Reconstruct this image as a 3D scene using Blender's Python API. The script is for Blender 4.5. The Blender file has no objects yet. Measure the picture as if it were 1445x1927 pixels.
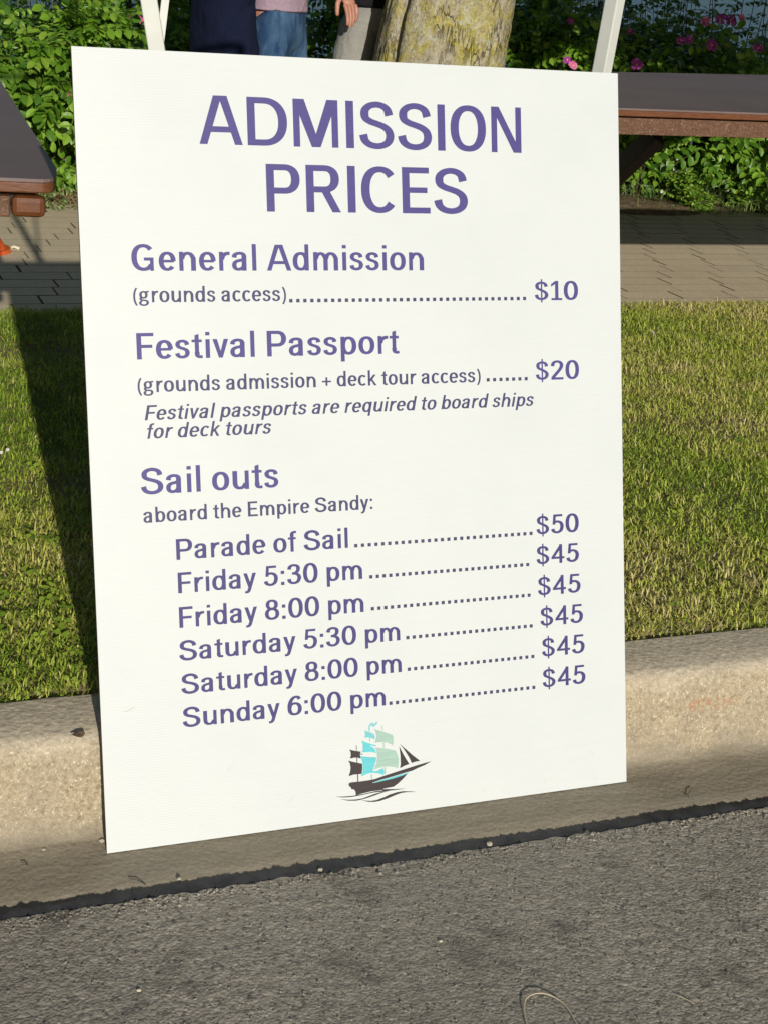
import bpy, bmesh, math, random
import numpy as np
from mathutils import Vector, Matrix, noise
random.seed(7)
rng = np.random.default_rng(11)
S = bpy.context.scene
COL = S.collection
RAD = math.radians

# ------------------------------------------------------------------ camera
CAM_H = 1.345
F_PX = 2900.0
ROLL, PITCH, YAW = 0.07940, 0.35169, 0.38896
fw = Vector((math.sin(YAW)*math.cos(PITCH), math.cos(YAW)*math.cos(PITCH), -math.sin(PITCH)))
rt = Vector((math.cos(YAW), -math.sin(YAW), 0))
up = rt.cross(fw)
rt2 = rt*math.cos(ROLL) + up*math.sin(ROLL)
up2 = -rt*math.sin(ROLL) + up*math.cos(ROLL)
cam_data = bpy.data.cameras.new('camera')
cam = bpy.data.objects.new('camera', cam_data)
COL.objects.link(cam)
S.camera = cam
cam_data.sensor_fit = 'VERTICAL'
cam_data.sensor_height = 24.0
cam_data.lens = F_PX/1927.0*24.0
cam_data.clip_start = 0.05
cam_data.clip_end = 6000.0
cam.matrix_world = Matrix(((rt2.x, up2.x, -fw.x, 0), (rt2.y, up2.y, -fw.y, 0), (rt2.z, up2.z, -fw.z, CAM_H), (0, 0, 0, 1)))

# ------------------------------------------------------------------ sky, sun, exposure
SUN_TO = Vector((-0.0958, -0.9525, 0.2891)).normalized()
w = bpy.data.worlds.new('World')
S.world = w
w.use_nodes = True
wn = w.node_tree
bg = wn.nodes['Background']
sky = wn.nodes.new('ShaderNodeTexSky')
sky.sky_type = 'NISHITA'
sky.sun_disc = False
sky.sun_elevation = math.asin(SUN_TO.z)
sky.sun_rotation = math.atan2(SUN_TO.x, SUN_TO.y)
sky.air_density = 1.0
sky.dust_density = 0.6
wn.links.new(sky.outputs[0], bg.inputs[0])
bg.inputs[1].default_value = 0.058
sl = bpy.data.lights.new('sun', 'SUN')
sl.energy = 4.3
sl.angle = RAD(0.5)
sl.color = (1.0, 0.945, 0.845)
so = bpy.data.objects.new('sun', sl)
COL.objects.link(so)
so.rotation_euler = SUN_TO.to_track_quat('Z', 'Y').to_euler()
so.location = SUN_TO*20
S.view_settings.view_transform = 'Standard'
S.view_settings.look = 'None'
S.view_settings.gamma = 1.0
S.view_settings.use_curve_mapping = False
S.view_settings.exposure = 0.0

# ------------------------------------------------------------------ helpers
def ray(u, v):
    return rt2*((u-722.5)/F_PX) - up2*((v-963.5)/F_PX) + fw
def at_y(u, v, Y):
    r = ray(u, v)
    return Vector((0, 0, CAM_H)) + r*(Y/r.y)
def at_z(u, v, z):
    r = ray(u, v)
    return Vector((0, 0, CAM_H)) + r*((z-CAM_H)/r.z)

def tag(o, label=None, cat=None, group=None, kind=None):
    if label: o['label'] = label
    if cat: o['category'] = cat
    if group: o['group'] = group
    if kind: o['kind'] = kind
    return o
def empty(name, loc, label, cat, group=None):
    o = bpy.data.objects.new(name, None)
    COL.objects.link(o)
    o.location = loc
    o.empty_display_size = 0.1
    return tag(o, label, cat, group)
def link(name, me, mat=None, parent=None, smooth=False):
    """links mesh given in world coordinates; parent's own location is cancelled"""
    o = bpy.data.objects.new(name, me)
    COL.objects.link(o)
    if mat is not None:
        for m in (mat if isinstance(mat, (list, tuple)) else [mat]):
            me.materials.append(m)
    if smooth and len(me.polygons):
        me.polygons.foreach_set('use_smooth', [True]*len(me.polygons))
    if parent is not None:
        o.parent = parent
        o.location = -world_loc(parent)
    return o
def world_loc(o):
    v = Vector(o.location)
    while o.parent is not None:
        o = o.parent
        v = v + Vector(o.location)
    return v
class MB:
    def __init__(s): s.v = []; s.f = []
    def add(s, vs, fs):
        b = len(s.v); s.v += [tuple(v) for v in vs]; s.f += [tuple(i+b for i in f) for f in fs]
    def box(s, c, size, M=None):
        hx, hy, hz = size[0]/2, size[1]/2, size[2]/2
        vs = [Vector((x*hx, y*hy, z*hz)) for x in (-1, 1) for y in (-1, 1) for z in (-1, 1)]
        if M is not None: vs = [M @ v for v in vs]
        vs = [v+Vector(c) for v in vs]
        s.add(vs, [(0, 1, 3, 2), (4, 6, 7, 5), (0, 4, 5, 1), (2, 3, 7, 6), (0, 2, 6, 4), (1, 5, 7, 3)])
    def bar(s, a, b, wx, wy, upv=(0, 0, 1)):
        a = Vector(a); b = Vector(b); d = (b-a).normalized()
        x = d.cross(Vector(upv))
        if x.length < 1e-4: x = Vector((1, 0, 0))
        x.normalize(); y = x.cross(d)
        vs = []
        for p in (a, b):
            for sx, sy in ((-1, -1), (1, -1), (1, 1), (-1, 1)):
                vs.append(p + x*sx*wx/2 + y*sy*wy/2)
        s.add(vs, [(3, 2, 1, 0), (4, 5, 6, 7), (0, 1, 5, 4), (1, 2, 6, 5), (2, 3, 7, 6), (3, 0, 4, 7)])
    def tube(s, pts, r, n=6, caps=True):
        pts = [Vector(p) for p in pts]
        rs = r if isinstance(r, (list, tuple)) else [r]*len(pts)
        b = len(s.v)
        for i, p in enumerate(pts):
            d = (pts[min(i+1, len(pts)-1)] - pts[max(i-1, 0)]).normalized()
            x = d.cross(Vector((0.13, 0.21, 0.97)))
            if x.length < 1e-3: x = d.cross(Vector((1, 0, 0)))
            x.normalize(); y = d.cross(x)
            for k in range(n):
                a = 2*math.pi*k/n
                s.v.append(tuple(p + (x*math.cos(a) + y*math.sin(a))*rs[i]))
        for i in range(len(pts)-1):
            for k in range(n):
                k2 = (k+1) % n
                s.f.append((b+i*n+k, b+i*n+k2, b+(i+1)*n+k2, b+(i+1)*n+k))
        if caps:
            s.f.append(tuple(b+k for k in range(n))[::-1])
            s.f.append(tuple(b+(len(pts)-1)*n+k for k in range(n)))
    def prism(s, poly, z0, z1):
        n = len(poly)
        vs = [(x, y, z0) for x, y in poly] + [(x, y, z1) for x, y in poly]
        fs = [tuple(range(n))[::-1], tuple(range(n, 2*n))] + [(i, (i+1) % n, n+(i+1) % n, n+i) for i in range(n)]
        s.add(vs, fs)
    def mesh(s, name='mesh'):
        me = bpy.data.meshes.new(name); me.from_pydata(s.v, [], s.f); me.update(); return me
    def build(s, name, mat=None, parent=None, smooth=False, bevel=0):
        me = s.mesh(name)
        if bevel:
            bm = bmesh.new(); bm.from_mesh(me)
            bmesh.ops.bevel(bm, geom=bm.edges[:], offset=bevel, segments=2, affect='EDGES', profile=0.5)
            bm.to_mesh(me); bm.free()
        return link(name, me, mat, parent, smooth)
def np_mesh(name, V, polys_loops, loop_start, loop_total):
    me = bpy.data.meshes.new(name)
    me.vertices.add(len(V)); me.vertices.foreach_set('co', V.astype(np.float32).ravel())
    me.loops.add(len(polys_loops)); me.loops.foreach_set('vertex_index', polys_loops.astype(np.int32))
    me.polygons.add(len(loop_start)); me.polygons.foreach_set('loop_start', loop_start.astype(np.int32))
    me.update(calc_edges=True)
    return me
def face_attr(me, name, vals):
    a = me.attributes.new(name, 'FLOAT', 'FACE'); a.data.foreach_set('value', np.asarray(vals, np.float32))

# ------------------------------------------------------------------ materials
def srgb(r, g, b):
    f = lambda c: (c/255/12.92) if c/255 <= 0.04045 else ((c/255+0.055)/1.055)**2.4
    return (f(r), f(g), f(b), 1)
class Mat:
    def __init__(s, name, rough=0.8, spec=0.3):
        s.m = bpy.data.materials.new(name); s.m.use_nodes = True
        s.nt = s.m.node_tree; s.b = s.nt.nodes['Principled BSDF']
        s.b.inputs['Roughness'].default_value = rough
        s.b.inputs['Specular IOR Level'].default_value = spec
        s._co = None
    def n(s, t, **kw):
        nd = s.nt.nodes.new(t)
        for k, v in kw.items():
            if k in nd.inputs: nd.inputs[k].default_value = v
            else: setattr(nd, k, v)
        return nd
    def l(s, a, b): s.nt.links.new(a, b)
    def co(s, scale=(1, 1, 1), kind='Object'):
        c = s.n('ShaderNodeTexCoord'); mp = s.n('ShaderNodeMapping')
        mp.inputs['Scale'].default_value = scale
        s.l(c.outputs[kind], mp.inputs[0]); return mp.outputs[0]
    def noise(s, co, scale, detail=4, rough=0.55, dist=0.0):
        nd = s.n('ShaderNodeTexNoise'); nd.inputs['Scale'].default_value = scale
        nd.inputs['Detail'].default_value = detail; nd.inputs['Roughness'].default_value = rough
        nd.inputs['Distortion'].default_value = dist
        s.l(co, nd.inputs['Vector']); return nd.outputs['Fac']
    def vor(s, co, scale, feature='F1', out='Distance', rnd=1.0):
        nd = s.n('ShaderNodeTexVoronoi'); nd.feature = feature; nd.inputs['Scale'].default_value = scale
        nd.inputs['Randomness'].default_value = rnd
        s.l(co, nd.inputs['Vector']); return nd.outputs[out]
    def ramp(s, fac, stops, interp='LINEAR'):
        nd = s.n('ShaderNodeValToRGB'); cr = nd.color_ramp; cr.interpolation = interp
        while len(cr.elements) < len(stops): cr.elements.new(0.5)
        for e, (p, c) in zip(cr.elements, stops):
            e.position = p; e.color = c if len(c) == 4 else (*c, 1)
        s.l(fac, nd.inputs[0]); return nd.outputs[0]
    def mix(s, fac, a, b, mode='MIX'):
        nd = s.n('ShaderNodeMix', data_type='RGBA', blend_type=mode)
        for sock, val in ((0, fac), (6, a), (7, b)):
            if hasattr(val, 'links'): s.l(val, nd.inputs[sock])
            else: nd.inputs[sock].default_value = val
        return nd.outputs[2]
    def math(s, op, a, b=0.0, c=None):
        nd = s.n('ShaderNodeMath', operation=op)
        for i, val in enumerate((a, b) if c is None else (a, b, c)):
            if hasattr(val, 'links'): s.l(val, nd.inputs[i])
            else: nd.inputs[i].default_value = val
        return nd.outputs[0]
    def col(s, c):
        if hasattr(c, 'links'): s.l(c, s.b.inputs['Base Color'])
        else: s.b.inputs['Base Color'].default_value = c
        return s
    def bump(s, h, strength=0.5, dist=0.01):
        nd = s.n('ShaderNodeBump'); nd.inputs['Strength'].default_value = strength
        nd.inputs['Distance'].default_value = dist
        s.l(h, nd.inputs['Height']); s.l(nd.outputs[0], s.b.inputs['Normal']); return s
    def attr(s, name):
        nd = s.n('ShaderNodeAttribute'); nd.attribute_name = name; return nd.outputs['Fac']
    def obj_rand(s):
        return s.n('ShaderNodeObjectInfo').outputs['Random']
def plain(name, c, rough=0.7, spec=0.3):
    m = Mat(name, rough, spec); m.col(c); return m.m

def m_asphalt():
    m = Mat('asphalt', 0.85, 0.25); co = m.co()
    big = m.noise(co, 1.6, 4); fine = m.noise(co, 70, 3, 0.6); st = m.vor(co, 190); cell = m.vor(co, 190, out='Color')
    c = m.ramp(fine, [(0.3, (0.25, 0.222, 0.178)), (0.55, (0.325, 0.292, 0.236)), (0.75, (0.395, 0.36, 0.295))])
    gray = m.n('ShaderNodeSeparateColor'); m.l(cell, gray.inputs[0])
    c = m.mix(m.ramp(gray.outputs[0], [(0.66, (0, 0, 0)), (0.95, (0.8, 0.8, 0.8))]), c, (0.46, 0.42, 0.35, 1))
    c = m.mix(m.ramp(gray.outputs[1], [(0.84, (0, 0, 0)), (0.96, (0.7, 0.7, 0.7))]), c, (0.07, 0.065, 0.06, 1))
    c = m.mix(m.ramp(big, [(0.38, (0, 0, 0)), (0.66, (0.5, 0.5, 0.5))]), c, (0.21, 0.19, 0.155, 1))
    spots = m.noise(co, 7.5, 2)
    c = m.mix(m.ramp(spots, [(0.60, (0, 0, 0)), (0.70, (0.5, 0.5, 0.5))]), c, (0.09, 0.08, 0.07, 1))
    pits = m.noise(m.co((1, 1.6, 1)), 26, 3, .65)
    c = m.mix(m.ramp(pits, [(.30, (.6,)*3), (.36, (0, 0, 0))]), c, (.14, .125, .10, 1))
    c = m.mix(m.ramp(m.noise(m.co((1, 1.7, 1)), 38, 3, .7), [(.66, (0, 0, 0)), (.70, (.5,)*3)]), c, (.48, .44, .36, 1))
    m.col(c)
    h = m.math('ADD', m.math('MULTIPLY', m.noise(co, 260, 3, 0.7), 0.8), m.math('MULTIPLY', m.ramp(m.noise(m.co((1, 1.6, 1)), 44, 3, .6), [(.45, (0, 0, 0)), (.62, (1, 1, 1))]), 0.35))
    h = m.math('SUBTRACT', h, m.math('MULTIPLY', st, 1.1))
    m.bump(h, 0.38, 0.0042); return m.m
def m_kerb():
    m = Mat('kerb_concrete', 0.85, 0.25); co = m.co()
    a = m.noise(co, 6, 5, 0.65); b = m.noise(co, 110, 3, 0.7); v = m.vor(co, 95)
    c = m.ramp(b, [(0.28, (0.20, 0.155, 0.10)), (0.45, (0.36, 0.295, 0.195)), (0.6, (0.43, 0.36, 0.25)), (0.76, (0.56, 0.50, 0.39))])
    c = m.mix(m.ramp(a, [(0.45, (0, 0, 0)), (0.75, (0.6, 0.6, 0.6))]), c, (0.30, 0.26, 0.20, 1))
    c = m.mix(m.ramp(v, [(0.0, (0.45, 0.45, 0.45)), (0.16, (0, 0, 0))]), c, (0.17, 0.14, 0.11, 1))
    c = m.mix(m.ramp(m.noise(co, 260, 3, .75), [(.36, (.65,)*3), (.5, (0, 0, 0))]), c, (.20, .16, .11, 1))
    c = m.mix(m.ramp(m.noise(m.co((1.1, 1, 1)), 210, 2, .6), [(.60, (0, 0, 0)), (.70, (.7,)*3)]), c, (.72, .65, .52, 1))
    # dirt film held by the foot of the kerb
    sx = m.n('ShaderNodeSeparateXYZ'); m.l(m.co(), sx.inputs[0])
    yy = m.math('ADD', sx.outputs[1], m.math('MULTIPLY', m.math('SUBTRACT', m.noise(m.co((1, 1, 1)), 14, 4), 0.5), 0.035))
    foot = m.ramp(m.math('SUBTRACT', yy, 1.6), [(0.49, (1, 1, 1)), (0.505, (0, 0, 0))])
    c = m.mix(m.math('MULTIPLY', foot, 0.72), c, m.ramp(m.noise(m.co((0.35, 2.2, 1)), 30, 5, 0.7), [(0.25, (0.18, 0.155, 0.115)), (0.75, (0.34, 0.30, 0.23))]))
    stain = m.noise(m.co((0.4, 1, 1)), 9, 4)
    c = m.mix(m.ramp(stain, [(0.62, (0, 0, 0)), (0.76, (0.45, 0.45, 0.45))]), c, (0.15, 0.12, 0.09, 1))
    top_lift = m.ramp(m.math('SUBTRACT', yy, 1.6), [(0.513, (0, 0, 0)), (0.533, (1, 1, 1))])  # top painted lighter, standing in for sunlight it barely catches
    c = m.mix(top_lift, c, m.mix(0.5, c, m.ramp(m.noise(co, 70, 5, .7), [(.3, (.27, .245, .20)), (.7, (.62, .55, .43))])))
    c = m.mix(m.math('MULTIPLY', top_lift, .45), c, m.mix(1.0, c, (1.75, 1.72, 1.68, 1), 'MULTIPLY'))
    # rust scrape on the face
    rc_ = at_z(1335, 1325, .095)
    vm = m.n('ShaderNodeVectorMath', operation='SUBTRACT'); m.l(m.co(), vm.inputs[0]); vm.inputs[1].default_value = rc_
    vs_ = m.n('ShaderNodeVectorMath', operation='MULTIPLY'); m.l(vm.outputs[0], vs_.inputs[0]); vs_.inputs[1].default_value = (1/.075, 1/.05, 1/.016)
    vl = m.n('ShaderNodeVectorMath', operation='LENGTH'); m.l(vs_.outputs[0], vl.inputs[0])
    rm = m.math('MULTIPLY', m.ramp(vl.outputs['Value'], [(0.35, (1, 1, 1)), (1.0, (0, 0, 0))]), m.ramp(m.noise(m.co(), 150, 3, .7), [(.50, (0, 0, 0)), (.60, (.8,)*3)]))
    c = m.mix(rm, c, (.40, .14, .05, 1))
    m.col(c)
    h = m.math('ADD', m.noise(co, 130, 3, 0.7), m.math('MULTIPLY', m.noise(co, 28, 4), 1.2))
    h = m.math('ADD', h, m.math('MULTIPLY', v, 0.8))
    m.bump(h, 0.32, 0.0038); return m.m
def m_tar():
    m = Mat('tar_joint', 0.6, 0.35); co = m.co()
    m.col(m.ramp(m.noise(co, 40, 4), [(0.3, (0.018, 0.019, 0.021)), (0.7, (0.045, 0.045, 0.047))]))
    m.bump(m.noise(co, 90, 3), 0.5, 0.004); return m.m
def m_lawn_soil():
    m = Mat('lawn_soil', 0.95, 0.1); co = m.co()
    c = m.ramp(m.noise(co, 60, 4, 0.7), [(0.3, (0.13, 0.10, 0.05)), (0.55, (0.30, 0.24, 0.13)), (0.75, (0.46, 0.37, 0.24))])
    c = m.mix(m.ramp(m.noise(co, 5, 4), [(0.4, (0, 0, 0)), (0.6, (0.6, 0.6, 0.6))]), c, (0.17, 0.19, 0.05, 1))
    m.col(c); m.bump(m.noise(co, 80, 4, 0.7), 0.8, 0.01); return m.m
def m_soil():
    m = Mat('bed_soil', 0.95, 0.1); co = m.co()
    c = m.ramp(m.noise(co, 22, 6, 0.72), [(0.3, (0.07, 0.05, 0.03)), (0.52, (0.2, 0.15, 0.09)), (0.72, (0.38, 0.29, 0.19))])
    m.col(c); m.bump(m.noise(co, 45, 5, 0.7), 0.9, 0.02); return m.m
def m_grass():
    m = Mat('grass_blades', 0.6, 0.25)
    a = m.attr('tint'); co = m.co()
    c = m.ramp(a, [(0.0, (0.13, 0.24, 0.022)), (0.3, (0.30, 0.42, 0.045)), (0.55, (0.49, 0.54, 0.09)), (0.8, (0.64, 0.57, 0.20)), (1.0, (0.72, 0.60, 0.34))])
    m.col(c)
    m.b.inputs['Transmission Weight'].default_value = 0.0
    # thin leaf: part of the light goes through
    tr = m.n('ShaderNodeBsdfTranslucent'); m.l(c, tr.inputs[0])
    mx = m.n('ShaderNodeMixShader'); mx.inputs[0].default_value = 0.25
    out = m.nt.nodes['Material Output']
    m.l(m.b.outputs[0], mx.inputs[1]); m.l(tr.outputs[0], mx.inputs[2]); m.l(mx.outputs[0], out.inputs[0])
    return m.m
def m_leaf(name, c0, c1, c2, use_obj=False, gloss=0.42):
    m = Mat(name, gloss, 0.4)
    a = m.attr('tint')
    if use_obj:
        a = m.math('ADD', m.math('MULTIPLY', a, 0.45), m.math('MULTIPLY', m.obj_rand(), 0.55))
    c = m.ramp(a, [(0.05, c0), (0.5, c1), (0.88, c2), (0.97, tuple(v*1.3+.03 for v in c2))])
    m.col(c)
    tr = m.n('ShaderNodeBsdfTranslucent'); m.l(c, tr.inputs[0])
    mx = m.n('ShaderNodeMixShader'); mx.inputs[0].default_value = 0.22
    out = m.nt.nodes['Material Output']
    m.l(m.b.outputs[0], mx.inputs[1]); m.l(tr.outputs[0], mx.inputs[2]); m.l(mx.outputs[0], out.inputs[0])
    return m.m
def m_paver():
    m = Mat('paver_concrete', 0.85, 0.25); co = m.co(kind='Generated')
    g = m.n('ShaderNodeNewGeometry').outputs['Position']
    a = m.noise(g, 90, 4, 0.7)
    c = m.ramp(a, [(0.25, (0.56, 0.455, 0.295)), (0.55, (0.73, 0.61, 0.415)), (0.8, (0.80, 0.70, 0.51))])
    r = m.obj_rand()
    c = m.mix(m.math('MULTIPLY', r, 0.30), c, (0.55, 0.455, 0.33, 1))
    c = m.mix(m.ramp(m.noise(g, 3.2, 4), [(0.5, (0, 0, 0)), (0.75, (0.4, 0.4, 0.4))]), c, (0.47, 0.39, 0.27, 1))
    m.col(c); m.bump(a, 0.5, 0.003); return m.m
def m_sign():
    m = Mat('sign_plastic', 0.42, 0.35); co = m.co(kind='Object')
    # fine horizontal flutes of the corrugated plastic; object space here is board space
    sx = m.n('ShaderNodeSeparateXYZ'); m.l(co, sx.inputs[0])
    wv = m.math('SINE', m.math('MULTIPLY', sx.outputs[1], 2*math.pi/0.0042))
    wob = m.noise(m.co((1.5, 40, 1)), 3, 3)
    sm = m.noise(m.co(), 5, 4); sm2 = m.noise(m.co((1, 14, 1)), 9, 4, 0.7)
    c = m.mix(m.ramp(sm, [(0.45, (0, 0, 0)), (0.75, (1, 1, 1))]), (0.565, 0.595, 0.60, 1), (0.54, 0.57, 0.58, 1))
    c = m.mix(m.ramp(sm2, [(0.35, (0.0, 0.0, 0.0)), (0.8, (0.25, 0.25, 0.25))]), c, (0.515, 0.545, 0.55, 1))
    sp = m.noise(m.co((1, 0.7, 1)), 42, 2)
    low = m.ramp(sx.outputs[1], [(0.0, (1, 1, 1)), (0.16, (0, 0, 0))])
    c = m.mix(m.math('MULTIPLY', m.ramp(sp, [(0.70, (0, 0, 0)), (0.76, (0.35, 0.35, 0.35))]), low), c, (0.42, 0.41, 0.36, 1))
    m.col(c)
    m.bump(m.math('ADD', m.math('MULTIPLY', wv, 0.5), wob), 0.06, 0.0016); return m.m
def m_ink(name, c, c2=None):
    m = Mat(name, 0.45, 0.25)
    co = m.co((1, 30, 1))
    nz = m.noise(co, 12, 4, 0.7)
    cc = m.ramp(nz, [(0.3, tuple(v*0.9 for v in c[:3])), (0.7, tuple(min(1, v*1.14) for v in c[:3]))])
    m.col(cc); return m.m
def m_plastic_wood(name, c, speck=0.0, grain=True):
    m = Mat(name, 0.5, 0.4); co = m.co((1, 6, 6) if grain else (1, 1, 1))
    a = m.noise(co, 26, 4, 0.7)
    cc = m.ramp(a, [(0.3, tuple(v*0.72 for v in c[:3])), (0.7, tuple(v*1.25 for v in c[:3]))])
    h = a
    if speck > 0:
        q = m.noise(m.co(), 75, 3, 0.75, 2.5)
        cc = m.mix(m.ramp(q, [(0.56, (0, 0, 0)), (0.64, (speck,)*3)]), cc, (0.50, 0.36, 0.26, 1))
        h = m.math('ADD', a, m.math('MULTIPLY', q, 1.5))
    m.col(cc); m.bump(h, 0.5 if speck else 0.25, 0.004); return m.m
def m_tabletop():
    m = Mat('tabletop_plastic', 0.55, 0.35); co = m.co()
    a = m.noise(co, 3.5, 4); b = m.noise(co, 260, 2)
    c = m.ramp(a, [(0.3, (0.135, 0.098, 0.092)), (0.7, (0.17, 0.125, 0.118))])
    c = m.mix(m.ramp(b, [(0.4, (0, 0, 0)), (0.8, (0.35,)*3)]), c, (0.22, 0.165, 0.155, 1))
    m.col(c); m.bump(b, 0.15, 0.001); return m.m
def m_bark():
    m = Mat('bark_lichen', 0.95, 0.1); co = m.co()
    st = m.co((1, 1, 0.8))
    base = m.ramp(m.noise(st, 34, 6, 0.72), [(0.28, (0.15, 0.125, 0.085)), (0.5, (0.36, 0.32, 0.235)), (0.75, (0.50, 0.46, 0.36))])
    yel = m.noise(m.co((1, 1, 0.8)), 11, 6, 0.68, 0.4)
    c = m.mix(m.ramp(yel, [(0.44, (0, 0, 0)), (0.53, (0.5,)*3), (0.63, (0.9,)*3)]), base, m.ramp(m.noise(co, 60, 3), [(0.3, (0.24, 0.22, 0.02)), (0.7, (0.48, 0.40, 0.04))]))
    gry = m.noise(m.co((1.1, 1, 0.9)), 17, 5, 0.7, 0.8)
    c = m.mix(m.ramp(gry, [(0.55, (0, 0, 0)), (0.62, (0.7,)*3)]), c, (0.47, 0.48, 0.38, 1))
    fl = m.noise(co, 95, 3, 0.7)
    c = m.mix(m.ramp(fl, [(.5, (0, 0, 0)), (.6, (.5,)*3)]), c, (.50, .47, .33, 1))
    c = m.mix(m.ramp(m.noise(m.co(), 70, 4, .75), [(.56, (0, 0, 0)), (.62, (.6,)*3)]), c, (.14, .12, .06, 1))
    wht = m.noise(co, 24, 3, 0.6, 0.5)
    c = m.mix(m.ramp(wht, [(0.70, (0, 0, 0)), (0.73, (0.9,)*3)]), c, (0.66, 0.66, 0.60, 1))
    crack = m.noise(m.co((1, 1, 0.22)), 26, 3, 0.6, 0.6)
    ck = m.ramp(crack, [(0.465, (0, 0, 0)), (0.49, (0.9,)*3), (0.51, (0.9,)*3), (0.535, (0, 0, 0))])
    ckm = m.math('MULTIPLY', ck, m.ramp(m.noise(co, 6, 2), [(0.45, (0, 0, 0)), (0.6, (0.8,)*3)]))
    c = m.mix(ckm, c, (0.05, 0.035, 0.02, 1))
    m.col(c)
    h = m.math('ADD', m.noise(st, 30, 6, 0.75), m.math('MULTIPLY', ckm, -0.8))
    m.bump(h, 0.9, 0.02); return m.m
def m_cloth(name, c, wear=None, fine=500, wr=0.02):
    m = Mat(name, 0.9, 0.12); co = m.co()
    a = m.noise(co, 5, 4); weave = m.noise(m.co((1, 1, 0.25)), fine, 2)
    cc = m.ramp(weave, [(0.3, tuple(v*0.8 for v in c[:3])), (0.7, tuple(v*1.2 for v in c[:3]))])
    if wear: cc = m.mix(m.ramp(m.noise(m.co((1, 1, 0.4)), 9, 5, 0.6), [(0.42, (0, 0, 0)), (0.66, (0.85,)*3)]), cc, wear)
    m.col(cc)
    m.bump(m.math('ADD', m.noise(m.co((1, 1, 0.8)), 11, 3, 0.5, 1.2), m.math('MULTIPLY', weave, 0.05)), 0.6, wr); return m.m
def m_skin():
    m = Mat('skin', 0.5, 0.35)
    c = m.ramp(m.noise(m.co(), 40, 4), [(0.3, (0.36, 0.165, 0.115)), (0.7, (0.48, 0.24, 0.175))])
    m.col(c); m.b.inputs['Subsurface Weight'].default_value = 0.08
    m.b.inputs['Subsurface Radius'].default_value = (0.01, 0.004, 0.002)
    m.bump(m.noise(m.co(), 160, 3), 0.2, 0.002); return m.m
def m_water():
    m = Mat('lake_water', 0.3, 0.22); co = m.co((0.5, 1.6, 1))
    m.col((0.02, 0.085, 0.13, 1))
    m.bump(m.math('ADD', m.noise(co, 2.2, 5, 0.6), m.noise(co, 0.4, 3)), 0.7, 0.25); return m.m
def m_paint(name, c, rough=0.35):
    m = Mat(name, rough, 0.5)
    m.col(m.ramp(m.noise(m.co(), 30, 3), [(0.3, tuple(v*0.93 for v in c[:3])), (0.7, c[:3])])); return m.m
def m_flower(name, a, b):
    m = Mat(name, 0.7, 0.2)
    c = m.ramp(m.attr('tint'), [(0, a), (1, b)]); m.col(c)
    tr = m.n('ShaderNodeBsdfTranslucent'); m.l(c, tr.inputs[0])
    mx = m.n('ShaderNodeMixShader'); mx.inputs[0].default_value = 0.3
    out = m.nt.nodes['Material Output']
    m.l(m.b.outputs[0], mx.inputs[1]); m.l(tr.outputs[0], mx.inputs[2]); m.l(mx.outputs[0], out.inputs[0]); return m.m

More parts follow.
